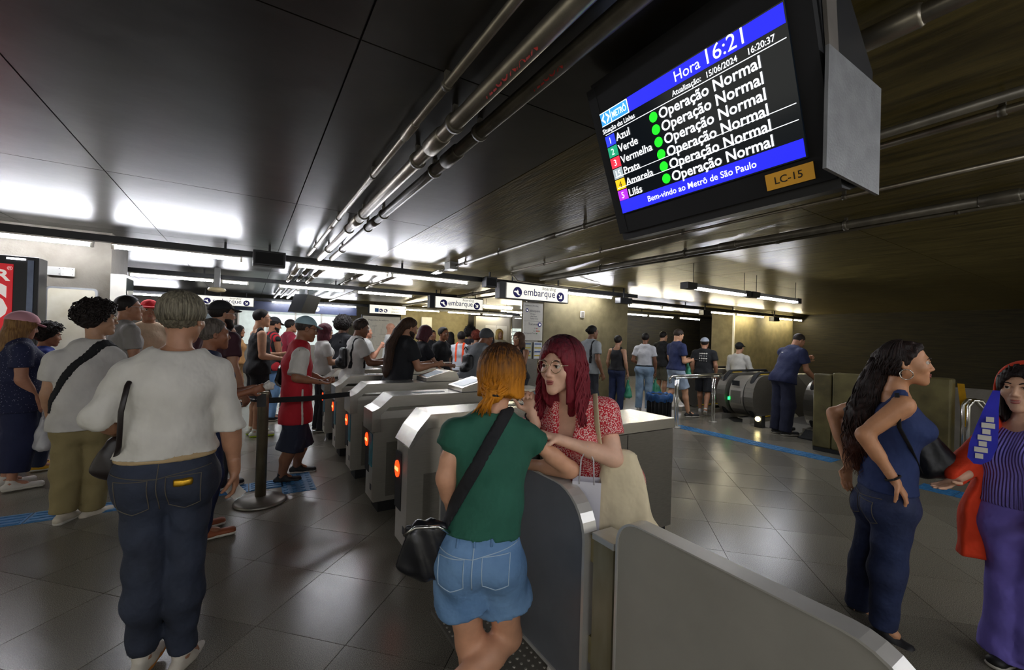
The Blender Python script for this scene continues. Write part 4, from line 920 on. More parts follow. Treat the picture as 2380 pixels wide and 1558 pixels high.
# ------------------------------------------------------------------ the figure
def _cut2(G, c, d, r):
    sl = G.sub(c-r-.03, c+r+.03); x, y, z = G.pts(sl); d = unit(d); pl = (x-c[0])*d[0]+(y-c[1])*d[1]+(z-c[2])*d[2]
    q = np.sqrt((x-c[0])**2+(y-c[1])**2+(z-c[2])**2)-r
    return sl, np.maximum(-pl, q), 0., 'sub'
def _cut(G, c, d):
    """flat end of a sleeve: everything past c inside a ball round it is removed"""
    sl = G.sub(c-.16, c+.16); x, y, z = G.pts(sl); d = unit(d); pl = (x-c[0])*d[0]+(y-c[1])*d[1]+(z-c[2])*d[2]
    q = np.sqrt((x-c[0])**2+(y-c[1])**2+(z-c[2])**2)-.14
    return sl, np.maximum(-pl, q), 0., 'sub'
def person(loc, rz, label, H=1.70, fem=False, skin='b98a6c', hair='short', hairc='1a1412', hairc2=None, hairx=(), top='shirt', topc=None, sleeve=.62, hem=-.03, loose=.016, wr=.0035,
           bottom='trousers', tuck=False, botc=None, bt=2.06, bflare=0., bloose=.016, shoe='1c1c1e', sole='c9c5ba', h=.014, sk=None, hands=(.45, .45), palms=(None, None), points=(None, None), face=0, iris='2a1c12', lip=None, smile=False, brow='1c1410', neckcut=None, sleeve_c=None,
           glass=None, cap=None, capback=False, beard=None, tanktop=False, hs=None, legs=True, thumbs=(.6, .6), shoes=True, group=None, vneck=None, noface=False):
    rad = math.radians(rz)
    e = empty('person', loc, rad, label, 'person', group)
    sk = dict(sk or {}); sk.setdefault('H', H); sk.setdefault('fem', fem); j = skeleton(**sk); j['hs'] = hs or (.97 if fem else 1.)*(.45+.55*j['k'])
    ms = skin_mat(skin); topm = topc if not isinstance(topc, str) else cloth(topc); botm = botc if not isinstance(botc, str) else cloth(botc)
    J3 = [v for n, v in j.items() if isinstance(v, np.ndarray) and v.shape == (3,)]
    # ---- body
    lo, hi = bbox(J3, .14); F = Field(lo, hi, h); shr = -.010
    torso(F, j, shr); glutes(F, j, shr)
    for n in 'RL':
        arm(F, j, n, 0., .62 if sleeve > .3 else 0., 2.); arm(F, j, n, shr if sleeve > .3 else 0, 0, .7)
        leg(F, j, n, shr if bt > 1.6 else 0., 2.)
        F.cone(j['an'+n], j['an'+n]+(j['toe'+n]-j['an'+n])*.5, .034*j['k'], .03*j['k'])
    F.cone(j['neck'], h2w(j, (0, -.022, -.045)), .05*j['k']*(.86 if fem else 1), .048*j['k']*(.86 if fem else 1), .03)
    parts = [F.mesh(), head_mesh(j, .0058 if h < .0125 else .0085, not noface)]
    for i, n in enumerate('RL'):
        if hands[i] is not None: parts.append(hand_mesh(j, n, hands[i], palms[i], .0055 if h < .0125 else .0068, points[i], thumb=thumbs[i]))
    body = np_mesh('body', parts, ms, e)
    # ---- top
    if top:
        lo, hi = bbox(J3, .16); F = Field(lo, hi, h)
        torso(F, j, loose, top=not tanktop)
        if tanktop:
            s_ = sect(j, loose*.7); F.cone(j['chest'], j['chest']+(j['neck']-j['chest'])*.35, s_['chest'], (s_['chest'][0]*.82, s_['chest'][1]*.8), .03, side=side_of(j, 'shR', 'shL'))
            for n in 'RL':
                a = j['neck']*.45+j['sh'+n]*.55; fw = unit(np.cross(V(0, 0, 1), side_of(j, 'shR', 'shL')))
                for q in (1, -1): F.cone(a+V(0, 0, .028), j['chest']+(j['sh'+n]-j['neck'])*.45*V(1, 1, 0)+fw*q*.085*j['k']+V(0, 0, .03), .022 if fem else .034, .03, .03)
        ax = unit(j['pel']-j['waist']); hp = j['pel']+ax*(-hem if hem < 0 else -hem)
        po = .004 if tuck else max(loose, bloose*.6)+.012; s_ = sect(j, po); glutes(F, j, po)
        for n in 'RL':
            if not tuck: F.cone(j['hip'+n], j['hip'+n]+(j['kn'+n]-j['hip'+n])*.35, .088*j['k']*(1+(j['fat']-1)*.8)+bloose*.5+.012, .08*j['k']+bloose+.012, .04)
        if hem < 0 and not tuck: F.cone(j['pel'], j['pel']-V(0, 0, -hem+.06), s_['pel'], (s_['pel'][0]*1.03, s_['pel'][1]*1.05), .04, side=side_of(j, 'hipR', 'hipL'))
        if wr: F.wrinkle(wr, seed=loc[0]*3+loc[1])
        F.clip(j['pel']+V(0, 0, hem), unit(ax+V(0, 0, -1.2)))
        tops = [F]
        if sleeve > .3:
            G = Field(lo, hi, h); acc_ = None; E0 = G.D
            for n in 'RL':
                G.D = E0.copy()
                arm(G, j, n, loose*.75+(.010 if sleeve_c else .004), 0., sleeve, .02, flare=.012 if sleeve < 1 else .004)
                G.wrinkle(wr, 46., 22., seed=1.+loc[0]); i = int(sleeve); P_ = [j['sh'+n], j['el'+n], j['wr'+n]]
                if i < 2: G.clip(P_[i]+(P_[i+1]-P_[i])*(sleeve-i), P_[i+1]-P_[i]) if i == 0 else G.put(*_cut(G, P_[1]+(P_[2]-P_[1])*(sleeve-1), P_[2]-P_[1]))
                acc_ = G.D if acc_ is None else np.minimum(acc_, G.D)
                if not sleeve_c: arm(F, j, n, loose*.75+.002, 0., min(.38, sleeve*.6), .03)
            G.D = acc_
            if sleeve_c: np_mesh('sleeves', [G.mesh()], sleeve_c if not isinstance(sleeve_c, str) else cloth(sleeve_c), e)
            else: F.D = np.minimum(F.D, G.D)
        nk = neckcut if neckcut is not None else (.055 if fem else .05)
        fw = unit(np.cross(V(0, 0, 1), side_of(j, 'shR', 'shL')))
        F.ball(j['neck']+V(0, 0, .035)+fw*.015, (nk+.012, nk+.022, .045), .01, 'sub')
        if vneck: F.ball(j['chest']+(j['neck']-j['chest'])*.55+fw*.12*j['k'], (vneck, .10, .12), .01, 'sub')
        np_mesh('top' if top is True else top, [F.mesh()], topm, e); j['Ftop'] = F
    # ---- bottom
    if bottom:
        lo, hi = bbox([j[n] for n in ('pel', 'waist', 'hipR', 'hipL', 'knR', 'knL', 'anR', 'anL')], .19); F = Field(lo, hi, h)
        bo = .018 if tuck else bloose*.5; s_ = sect(j, bo); F.cone(j['pel']-V(0, 0, .02), j['pel']+(j['waist']-j['pel'])*.55, s_['pel'], (s_['waist'][0]*1.04, s_['waist'][1]*1.06), .04, side=side_of(j, 'hipR', 'hipL')); glutes(F, j, bo)
        D0 = F.D.copy(); acc_ = None
        for n in 'RL':
            F.D = D0.copy()
            if bottom == 'skirt': F.cone(j['pel'], (j['kn'+n]+j['an'+n])/2+V(0, 0, .1), .14, .13, .08)
            else: leg(F, j, n, bloose, bt, flare=bflare, wide=bloose*.6, k=.05)
            i = 0 if bt < 1 else 1; P_ = [j['hip'+n], j['kn'+n], j['an'+n]]; a, b = P_[i], P_[i+1]
            if bottom != 'skirt': F.put(*_cut2(F, a+(b-a)*(bt-i), b-a, .26 if bt < 1 else .2))
            acc_ = F.D if acc_ is None else np.minimum(acc_, F.D)
        F.D = acc_
        if wr: F.wrinkle(wr*.9, 40., 14., seed=loc[1]*5)
        F.clip(j['pel']+V(0, 0, .085*j['k']), unit(j['waist']-j['pel']))
        np_mesh(bottom, [F.mesh()], botm, e); j['Fbot'] = F
    # ---- shoes
    if shoes:
        for n in 'RL':
            an, to = j['an'+n], j['toe'+n]; d = unit(to-an); d0 = unit(V(d[0], d[1], 0)); heel = an-d0*.045*j['k']; k = j['k']*(.92 if fem else 1.)
            dn = V(0, 0, -1) if abs(to[2]) < .06*k+.01 and an[2] < .12*k else unit(np.cross(np.cross(d, V(0, 0, -1)), d))
            sd = unit(np.cross(d0, V(0, 0, 1)))
            bot = an+dn*.055*k; hb = bot-d0*.045*k; tb = to+unit(to-an-dn*((to-an)@dn))*.075*k; tb = tb+dn*max(0., (bot-tb)@dn)
            F = Field(*bbox([an, to, heel, hb, tb], .09), min(h, .010))
            F.cone(hb+dn*-.01*k, tb-d0*.06*k-dn*.006*k, (.034*k, .034*k), (.044*k, .030*k), .02, side=sd); F.cone(an-dn*.015*k, bot+d0*.05*k-dn*.01, .042*k, .036*k, .03)
            F.clip(bot+dn*.012*k, dn); sh = np_mesh('shoe', [F.mesh()], shoe if not isinstance(shoe, str) else mat('shoe_'+shoe, shoe, .6, var=.08), e)
            G = Field(*bbox([hb, tb], .08), min(h, .010)); G.cone(hb+dn*.01*k, tb-d0*.055*k+dn*.01*k, (.037*k, .028*k), (.047*k, .026*k), .02, side=sd)
            G.clip(bot+dn*.028*k, dn); G.clip(bot+dn*.002*k, -dn); np_mesh('sole', [G.mesh()], mat('sole_'+sole, sole, .7, var=.08), sh)
    # ---- head dress
    if hair:
        F = hair_mesh(j, hair, .0065 if h < .0125 else .009, hairx)
        if hair in ('bob', 'long', 'tied', 'flat') or hairx: strands(F, j, .003 if h < .0125 else .002)
        np_mesh('hair', [F.mesh()], hair_mat(hairc, hairc2), e)
    if cap: cap_parts(j, cap if not isinstance(cap, str) else cloth(cap), e, capback, big=1.14 if hair == 'long' else 1.)
    if face: face_parts(j, e, ms, iris, lip, brow, smile)
    if glass: glasses(j, e, mat('glasses_'+glass, glass, .3, .6, var=0))
    if beard:
        F = Field(j['head']-.16, j['head']+.16, .008); R = j['hR']; s = j['hs']; F.ball(h2w(j, (0, .028, -.030)), np.array((.067, .068, .092))*s, .02, 'add', R)
        for n in (1, -1): F.cone(h2w(j, (n*.05, .0, -.05)), h2w(j, (0, .07, -.105)), .026*s, .026*s, .03)
        F.clip(h2w(j, (0, 0, -.040)), R[2]); F.clip(h2w(j, (0, .0, 0)), unit(-R[1]+.25*R[2])); F.ball(h2w(j, (0, .1, -.058)), np.array((.026, .03, .012))*s, .006, 'sub', R)
        np_mesh('beard', [F.mesh()], hair_mat(beard), e)
    return e, j

def patch(e, j, which, name, m, th, region):
    """thin piece lying on a garment: region(x, y, z) < 0 in body space"""
    F = j[which]; x, y, z = F.ax[0][:, None, None], F.ax[1][None, :, None], F.ax[2][None, None, :]
    G = Field.__new__(Field); G.h, G.lo, G.n, G.ax = F.h, F.lo, F.n, F.ax
    G.D = np.maximum(np.maximum(F.D-th, region(x, y, z)), -(F.D+.012)).astype(np.float32)
    return np_mesh(name, [G.mesh()], m, e)
def strap(e, j, p, q, half, m, name='strap', which='Ftop', th=.007, zlo=-9., side=0.):
    """band round the torso through shoulder point p and hip point q (body space)"""
    p, q = np.array(p), np.array(q); d = unit(q-p); n = unit(np.cross(d, V(0, 1, 0)))
    return patch(e, j, which, name, m, th, lambda x, y, z: np.maximum(np.abs((x-p[0])*n[0]+(y-p[1])*n[1]+(z-p[2])*n[2])-half, np.maximum(zlo-z, z-p[2]-.06)))
def boxr(c, r): return lambda x, y, z: np.maximum(np.maximum(np.abs(x-c[0])-r[0], np.abs(y-c[1])-r[1]), np.abs(z-c[2])-r[2])
def locks(j, e, m, n, sect_, drop, r=(.092, .110, .102), c=(0, -.014, .036), flare=.0, wav=0., rad=.0055, seed=1, name='hair_locks', tend=1.6, seg=9, curl=.0, tip=.25):
    """tapered hair locks laid over the scalp from the crown, angle 0 = front, 180 = back"""
    rn = random.Random(seed); b = MB(); s = j['hs']
    for i in range(n):
        a0, a1 = sect_[i % len(sect_)]; ph = math.radians(rn.uniform(a0, a1)); k = 1+rn.uniform(-.03, .035); t0 = rn.uniform(.06, .5); dz = drop(math.degrees(ph))*rn.uniform(.88, 1.05)
        te = tend if not callable(tend) else tend(math.degrees(ph)); P_ = []; f0 = rn.uniform(0, 6.28); w_ = wav*rn.uniform(.5, 1.2)
        for q in range(6):
            t = t0+(te-t0)*q/5; P_.append((c[0]+r[0]*k*math.sin(t)*math.sin(ph), c[1]+r[1]*k*math.sin(t)*math.cos(ph), c[2]+r[2]*k*math.cos(t)))
        if dz < 0:
            x0, y0, z0 = P_[-1]
            for q in range(1, seg+1):
                u = q/seg; g_ = 1+flare*u-curl*u*u; zz = z0+(dz-z0)*u; a_ = ph+w_*8*math.sin(f0+u*9)*.12
                P_.append((math.sin(a_)*abs(r[0])*k*g_+c[0]+w_*math.sin(f0+u*12), math.cos(a_)*r[1]*k*g_+c[1]+w_*math.cos(f0+u*11), zz))
        m_ = len(P_); R_ = [rad*s*(.45+.55*min(1, 3*q/m_))*(1 if q < m_*.7 else 1-(1-tip)*(q-m_*.7)/(m_*.3)) for q in range(m_)]
        b.tube([h2w(j, p) for p in P_], R_, 5, True, .55)
    return b.build(name, m, e)
def chain_locks(e, m, pts, width, n, rad=.006, wav=.012, seed=3, name='hair_locks', flat=.55):
    """bundle of wavy locks following a polyline (body space); width per point = (side, depth)"""
    rn = random.Random(seed); b = MB(); pts = [np.array(p, float) for p in pts]; K = len(pts)
    def at_(u):
        x = u*(K-1); i = min(int(x), K-2); f = x-i; return pts[i]*(1-f)+pts[i+1]*f, [width[i][q]*(1-f)+width[i+1][q]*f for q in (0, 1)]
    ax = unit(pts[-1]-pts[0]); sd = unit(np.cross(ax, V(0, 1, .01))); fd = np.cross(ax, sd)
    for i in range(n):
        a = rn.uniform(0, 6.28); rr = math.sqrt(rn.uniform(.25, 1)); f0 = rn.uniform(0, 6.28); u1 = rn.uniform(.75, 1.0); P_ = []; ns = 16; fr = rn.uniform(14, 22)
        for q in range(ns+1):
            u = u1*q/ns; p, w_ = at_(u); P_.append(p+sd*(math.cos(a)*rr*w_[0]+wav*u*math.sin(f0+u*fr))+fd*(math.sin(a)*rr*w_[1]+wav*u*math.cos(f0*1.3+u*fr)))
        b.tube(P_, [rad*(1 if q < ns-4 else (ns-q+.6)/5) for q in range(ns+1)], 5, True, flat)
    return b.build(name, m, e)
def grad_hair(name, top, tip, z0, z1):
    """dyed hair: natural dark roots (z1) growing out into the dyed lengths (z0)"""
    m = hair_mat(tip, None); m = m.copy(); m.name = name; nt = m.node_tree; b = nt.nodes['Principled BSDF']
    tc = nt.nodes.new('ShaderNodeTexCoord'); sp = nt.nodes.new('ShaderNodeSeparateXYZ'); nt.links.new(tc.outputs['Object'], sp.inputs[0])
    n = nt.nodes.new('ShaderNodeTexNoise'); n.inputs['Scale'].default_value = 1.; mp = nt.nodes.new('ShaderNodeMapping'); mp.inputs['Scale'].default_value = (90, 90, 8); nt.links.new(tc.outputs['Object'], mp.inputs[0]); nt.links.new(mp.outputs[0], n.inputs['Vector'])
    mr = nt.nodes.new('ShaderNodeMapRange'); mr.inputs[1].default_value = z0; mr.inputs[2].default_value = z1; nt.links.new(sp.outputs[2], mr.inputs[0])
    ad = nt.nodes.new('ShaderNodeMath'); ad.operation = 'MULTIPLY_ADD'; ad.inputs[1].default_value = 1.1; ad.inputs[2].default_value = -.55; nt.links.new(n.outputs[0], ad.inputs[0])
    a2 = nt.nodes.new('ShaderNodeMath'); a2.operation = 'ADD'; nt.links.new(mr.outputs[0], a2.inputs[0]); nt.links.new(ad.outputs[0], a2.inputs[1])
    r = nt.nodes.new('ShaderNodeValToRGB'); r.color_ramp.elements[0].color = lin(tip); r.color_ramp.elements[1].color = lin(top); nt.links.new(a2.outputs[0], r.inputs['Fac']); nt.links.new(r.outputs['Color'], b.inputs['Base Color'])
    return m

def curls(j, e, m, n, r=(.112, .132, .124), c=(0, -.014, .036), seed=2, rad=.0055, big=.013, lo=-.02, front=.02):
    """mop of short springy curls over the scalp"""
    rn = random.Random(seed); b = MB(); s = j['hs']; k = 0
    while k < n:
        v = np.array([rn.gauss(0, 1) for _ in range(3)]); v = unit(v); p = v*np.array(r)*rn.uniform(.9, 1.06)+np.array(c)
        if p[2] < lo or .8*p[1]-.6*p[2] > front: continue
        k += 1; t = unit(np.cross(v, np.array([rn.gauss(0, 1) for _ in range(3)]))); u = np.cross(v, t); f0 = rn.uniform(0, 6.28); g = big*rn.uniform(.7, 1.3)
        b.tube([h2w(j, p+t*g*math.cos(f0+q*.9)+u*g*math.sin(f0+q*.9)+v*g*.28*q-v*.01) for q in range(8)], [rad*s*(.7 if q in (0, 7) else 1) for q in range(8)], 5)
    return b.build('hair_curls', m, e)

def surf(F, x, z, back=True, dirn=None):
    """point of a garment's surface at body coordinates x, z seen from behind (or from the front)"""
    fx = (x-F.lo[0])/F.h; fz = (z-F.lo[2])/F.h; i = int(fx); k = int(fz); a = fx-i; b = fz-k
    c = F.D[i, :, k]*(1-a)*(1-b)+F.D[i+1, :, k]*a*(1-b)+F.D[i, :, k+1]*(1-a)*b+F.D[i+1, :, k+1]*a*b
    q = np.nonzero(c < 0)[0]
    if not len(q): return None
    m = q[0] if back else q[-1]; n = m-1 if back else m+1; t = c[m]/(c[m]-c[n]+1e-9); y = F.ax[1][m]+(F.ax[1][n]-F.ax[1][m])*t
    return np.array([x, y+(-.001 if back else .001), z])
def seam(e, j, which, pts, m, rad=.0022, name='stitching', back=True, step=.012):
    """sewn line over a garment through (x, z) points"""
    F = j[which]; out = []
    for p, q in zip(pts[:-1], pts[1:]):
        n = max(1, int(math.hypot(q[0]-p[0], q[1]-p[1])/step))
        for t in range(n+(q is pts[-1])):
            s_ = surf(F, p[0]+(q[0]-p[0])*t/n, p[1]+(q[1]-p[1])*t/n, back)
            if s_ is not None: out.append(s_)
    return MB().tube(out, rad, 5).build(name, m, e) if len(out) > 1 else None
def pocket(e, j, cx, cz, w, hh, m, rad=.002):
    seam(e, j, 'Fbot', [(cx-w, cz+hh), (cx-w*.96, cz-hh*.7), (cx, cz-hh), (cx+w*.96, cz-hh*.7), (cx+w, cz+hh), (cx-w, cz+hh)], m, rad, 'pocket_stitching')
# ================================================================== the people in the hall
m_floral = mat('red_floral', 'c01828', .8, var=0)
def two_tone(m, c1, c2, scale, lo, hi, kind='noise', stretch=(1, 1, 1)):
    nt = m.node_tree; b = nt.nodes['Principled BSDF']; tc = nt.nodes.new('ShaderNodeTexCoord'); mp = nt.nodes.new('ShaderNodeMapping'); mp.inputs['Scale'].default_value = stretch
    n = nt.nodes.new({'noise': 'ShaderNodeTexNoise', 'wave': 'ShaderNodeTexWave', 'cell': 'ShaderNodeTexVoronoi'}[kind]); n.inputs['Scale'].default_value = scale
    r = nt.nodes.new('ShaderNodeValToRGB'); r.color_ramp.elements[0].position = lo; r.color_ramp.elements[1].position = hi
    r.color_ramp.elements[0].color = lin(c1); r.color_ramp.elements[1].color = lin(c2)
    nt.links.new(tc.outputs['Object'], mp.inputs['Vector']); nt.links.new(mp.outputs['Vector'], n.inputs['Vector'])
    nt.links.new(n.outputs['Distance' if kind == 'cell' else 0], r.inputs['Fac']); nt.links.new(r.outputs['Color'], b.inputs['Base Color']); return m
two_tone(m_floral, 'f0d4cc', 'c2172a', 190, .36, .52, 'cell')
m_dots = two_tone(mat('navy_dotted', '20264a', .85, var=0), 'a8a8c0', '1c2244', 62, .10, .20, 'cell')
m_stripe = mat('tricolour_jersey', 'b01c28', .8, var=0)
two_tone(m_stripe, '16161c', 'b01c28', 2.2, .50, .54, 'wave', (1.6, 0, 0))
m_rib = mat('purple_rib', '857ad6', .85, var=.08, scale=6); 
_nt = m_rib.node_tree; _w = _nt.nodes.new('ShaderNodeTexWave'); _w.inputs['Scale'].default_value = 26; _tc = _nt.nodes.new('ShaderNodeTexCoord'); _bp = _nt.nodes.new('ShaderNodeBump'); _bp.inputs['Strength'].default_value = .9; _bp.inputs['Distance'].default_value = .012
_nt.links.new(_tc.outputs['Object'], _w.inputs['Vector']); _nt.links.new(_w.outputs[0], _bp.inputs['Height']); _nt.links.new(_bp.outputs['Normal'], _nt.nodes['Principled BSDF'].inputs['Normal'])
d_dark = denim('2e3648', '1c2230'); d_navy = denim('1f2d54', '151f3e'); d_light = denim('8ea6bc', '7690aa'); d_mid = denim('7398c0', '5379a4'); d_blue = denim('3c4f74', '2c3a5a')
white_woman, white_woman_j = person((-0.268, 2.408, 0), -8, 'grey-haired woman in white blouse and dark jeans, back turned in the left foreground', H=1.7, fem=True, skin='a87a5e', hair='tied', hairc='77715f', hairc2='423d33', sk={'J': {'pel': (-0.012, -0.003, 0.924), 'waist': (-0.014, -0.003, 1.106), 'chest': (-0.006, -0.002, 1.278), 'neck': (0.009, 0.002, 1.418), 'head': (0.015, 0.025, 1.574), 'shR': (0.147, 0.038, 1.337), 'shL': (-0.143, -0.036, 1.334), 'elR': (0.211, 0.023, 1.088), 'wrR': (0.232, 0.039, 0.864), 'elL': (-0.226, -0.089, 1.164), 'wrL': (-0.197, 0.094, 1.045), 'hipR': (0.066, 0.017, 0.848), 'hipL': (-0.091, -0.023, 0.877), 'knR': (0.053, -0.007, 0.451), 'knL': (-0.066, -0.037, 0.489), 'anR': (0.054, 0.014, 0.054), 'anL': (-0.078, -0.02, 0.105), 'toeR': (0.099, 0.16, -0.033), 'toeL': (-0.066, 0.107, 0.039)}, 'fat': 1.14, 'hy': -12}, topc=cloth('d2cfc6', bump=.2, bscale=200), sleeve=1.12, hem=0.055, loose=0.014, wr=0.007, bottom='jeans', botc=d_dark, bt=1.94, bloose=0.008, tuck=False, shoe='c9c2b4', sole='b8742c', h=0.0115, hands=(0.35, 0.5), palms=((-1, 0, 0.3), None), points=((0.05, 0.25, -1), None), noface=True, neckcut=0.075)
tee_boy, tee_boy_j = person((-1.07, 4.66, 0), -25, 'curly-haired young man in white t-shirt and beige trousers with crossbody strap', H=1.76, skin='b58a6c', hair='curly', hairc='1d1614', sk={'J': {'pel': (-0.015, -0.011, 0.755), 'waist': (-0.016, -0.013, 0.943), 'chest': (-0.007, -0.006, 1.164), 'neck': (0.031, 0.024, 1.398), 'head': (0.026, 0.046, 1.589), 'shR': (0.101, 0.117, 1.274), 'shL': (-0.115, -0.128, 1.261), 'elR': (0.094, 0.226, 1.055), 'wrR': (-0.001, 0.38, 0.903), 'elL': (-0.152, -0.144, 1.01), 'wrL': (-0.215, -0.041, 0.794), 'hipR': (0.044, 0.034, 0.7), 'hipL': (-0.07, -0.054, 0.719), 'knR': (0.046, 0.061, 0.373), 'knL': (-0.071, -0.055, 0.404), 'anR': (0.007, 0.069, 0.05), 'anL': (-0.083, -0.065, 0.079), 'toeR': (0.046, 0.188, -0.013), 'toeL': (-0.094, 0.079, -0.001)}, 'hy': -42}, topc='cfccc6', loose=0.026, wr=0.005, hem=-0.03, botc='8e8058', bloose=0.024, bt=2.0, shoe='cfc6b4', h=0.012, glass='b8a070', face=1, beard=None)
green_woman, green_woman_j = person((0.76, 1.42, 0), -36, 'woman with orange bob in green top and denim shorts leaning on the swing gate', H=1.6, fem=True, skin='cf9a7a', hair=None, sk={'J': {'pel': (0.003, 0.0, 0.74), 'waist': (0.036, 0.025, 0.878), 'chest': (0.035, 0.045, 1.061), 'neck': (0.044, 0.067, 1.23), 'head': (0.069, 0.09, 1.378), 'shR': (0.151, 0.081, 1.157), 'shL': (-0.095, -0.013, 1.172), 'elR': (0.355, 0.18, 0.991), 'wrR': (0.145, 0.323, 0.964), 'elL': (-0.121, -0.037, 1.008), 'wrL': (-0.112, 0.065, 0.828), 'hipR': (0.077, 0.031, 0.68), 'hipL': (-0.069, -0.01, 0.698), 'knR': (0.117, 0.117, 0.33), 'anR': (-0.091, -0.113, 0.261), 'toeR': (-0.175, -0.186, 0.199), 'knL': (-0.027, 0.057, 0.341), 'anL': (0.026, 0.105, -0.109), 'toeL': (0.076, 0.265, 0.03)}, 'hy': -14}, topc=cloth('1f5846', bump=.2, bscale=200), sleeve=0.33, hem=0.055, loose=0.007, wr=0.0055, bottom='shorts', botc=d_mid, bt=0.5, bflare=0.022, bloose=0.018, shoe='d8d4cc', sole='dedad0', h=0.0095, hands=(0.3, 0.4), noface=True, neckcut=0.06)
red_woman, red_woman_j = person((1.42, 1.46, 0), 112, 'red-haired woman with round glasses in red floral blouse beyond the swing gate', H=1.66, fem=True, skin='e0b398', hair=None, sk={'J': {'pel': (-0.004, -0.002, 0.778), 'waist': (0.025, 0.044, 0.934), 'chest': (0.06, 0.125, 1.097), 'neck': (0.06, 0.19, 1.26), 'head': (0.081, 0.254, 1.413), 'shL': (-0.077, 0.141, 1.227), 'elL': (-0.141, 0.178, 1.042), 'wrL': (0.041, 0.324, 1.116), 'shR': (0.228, 0.144, 1.184), 'elR': (0.319, 0.206, 1.023), 'wrR': (0.2, 0.285, 1.197)}, 'hy': -2, 'hp': 3}, topc=m_floral, sleeve=0.52, hem=-0.05, loose=0.014, wr=0.003, botc='a8202c', bottom='trousers', shoe='d8d4cc', h=0.0095, hands=(0.95, 0.5), palms=((-0.3, 0.9, -0.3), (0, -0.2, -1)), points=((0.25, 0.1, 1), None), face=1, iris='2c1e14', lip='a85a54', brow='3a1a16', vneck=0.05, neckcut=0.075)
curly_woman, curly_woman_j = person((2.95, 0.86, 0), -138, 'woman with long dark curly hair in navy tank top and jeans, hands on hips', H=1.62, fem=True, skin='c08a64', hair=None, sk={'J': {'pel': (0.001, 0.001, 0.737), 'waist': (-0.001, -0.001, 0.915), 'chest': (0.013, 0.027, 1.117), 'neck': (0.012, 0.024, 1.297), 'head': (0.028, 0.057, 1.453), 'shR': (0.141, -0.006, 1.244), 'elR': (0.121, -0.163, 1.077), 'wrR': (0.157, -0.043, 0.86), 'shL': (-0.16, 0.014, 1.212), 'elL': (-0.308, -0.132, 1.122), 'wrL': (-0.182, -0.102, 0.829), 'hipR': (0.085, -0.008, 0.703), 'hipL': (-0.084, 0.01, 0.654), 'knR': (0.048, -0.015, 0.359), 'knL': (-0.145, -0.023, 0.282), 'anR': (0.025, -0.017, 0.033), 'anL': (-0.198, -0.041, 0.008), 'toeR': (0.091, 0.05, 0.028), 'toeL': (-0.158, 0.042, -0.019)}, 'hy': -22, 'fat': 1.06}, tanktop=True, sleeve=0, topc=cloth('1e2f5c', bump=.2), loose=0.008, hem=0.04, bottom='jeans', botc=d_navy, bloose=0.012, bt=1.95, shoe='17171a', sole='1c1c1e', h=0.0115, hands=(0.35, 0.3), palms=((0, 0.3, -0.8), None), points=((0.1, 0.45, -0.75), (0.2, -0.2, -1)), face=1, brow='140e0c', lip='8a4a40', neckcut=0.07)
hoodie_girl, hoodie_girl_j = person((3.22, 0.47, 0), 66, 'smiling girl in orange hooded jacket and purple outfit at the right edge', H=1.6, fem=True, skin='cfa488', hair='long', hairc='1a1110', sk={'J': {'pel': (-0.031, -0.02, 0.718), 'waist': (-0.032, -0.02, 0.876), 'chest': (-0.037, -0.023, 1.02), 'neck': (-0.042, -0.026, 1.189), 'head': (-0.036, -0.023, 1.349), 'shR': (0.046, -0.007, 1.115), 'elR': (0.106, 0.091, 0.959), 'wrR': (0.065, 0.207, 0.886), 'shL': (-0.141, -0.018, 1.157), 'elL': (-0.188, -0.001, 0.97), 'wrL': (-0.21, 0.104, 0.827), 'hipR': (0.003, 0.002, 0.647), 'hipL': (-0.063, -0.04, 0.663), 'knR': (-0.025, 0.008, 0.354), 'knL': (-0.109, -0.01, 0.389), 'anR': (-0.015, -0.009, 0.073), 'anL': (-0.105, -0.031, 0.103), 'toeR': (-0.032, 0.098, 0.028), 'toeL': (-0.137, 0.079, 0.066)}, 'hy': 14}, topc=m_rib, sleeve=0, tanktop=True, loose=0.012, hem=0.06, bottom='flared_trousers', botc='7a6ecb', bloose=0.018, bflare=0.05, bt=2.08, shoe='161618', h=0.0115, hands=(0.18, 0.4), palms=((0, 0.5, 0.8), None), points=((0.1, 0.9, -0.45), None), face=1, smile=True, brow='140e0c', lip='a05a50')
jersey_man, jersey_man_j = person((0.47, 4.93, 0), -84, 'man in red and white football jersey with pale blue cap waiting at the turnstiles', H=1.7, skin='96674c', hair='cap', hairc='3a3432', sk={'J': {'pel': (-0.003, -0.015, 0.696), 'waist': (-0.003, -0.013, 0.911), 'chest': (-0.004, -0.021, 1.189), 'neck': (0.0, 0.0, 1.414), 'head': (0.011, 0.056, 1.564), 'shR': (0.16, -0.017, 1.296), 'elR': (0.23, -0.072, 1.077), 'wrR': (0.195, 0.154, 1.022), 'shL': (-0.152, 0.004, 1.317), 'elL': (-0.176, 0.137, 1.061), 'wrL': (0.0, 0.254, 1.017), 'hipR': (0.087, -0.023, 0.635), 'hipL': (-0.091, 0.004, 0.616), 'knR': (0.065, -0.081, 0.3), 'knL': (-0.109, 0.067, 0.285), 'anR': (0.024, -0.134, 0.062), 'anL': (-0.214, 0.052, 0.076), 'toeR': (0.051, 0.002, 0.005), 'toeL': (-0.184, 0.199, 0.012)}, 'hp': 12}, topc='b81c2c', sleeve_c='d8d4cc', sleeve=0.9, loose=0.03, wr=0.005, hem=-0.1, bottom='shorts', botc='252c40', bt=0.92, bloose=0.035, bflare=0.02, shoe='1a1a1c', sole='d8d4cc', h=0.012, hands=(0.7, 0.8), palms=((0, 0.3, 0.8), (0, 0.3, 0.8)), cap='a6c6d2', face=1, beard=None, glass='202020')
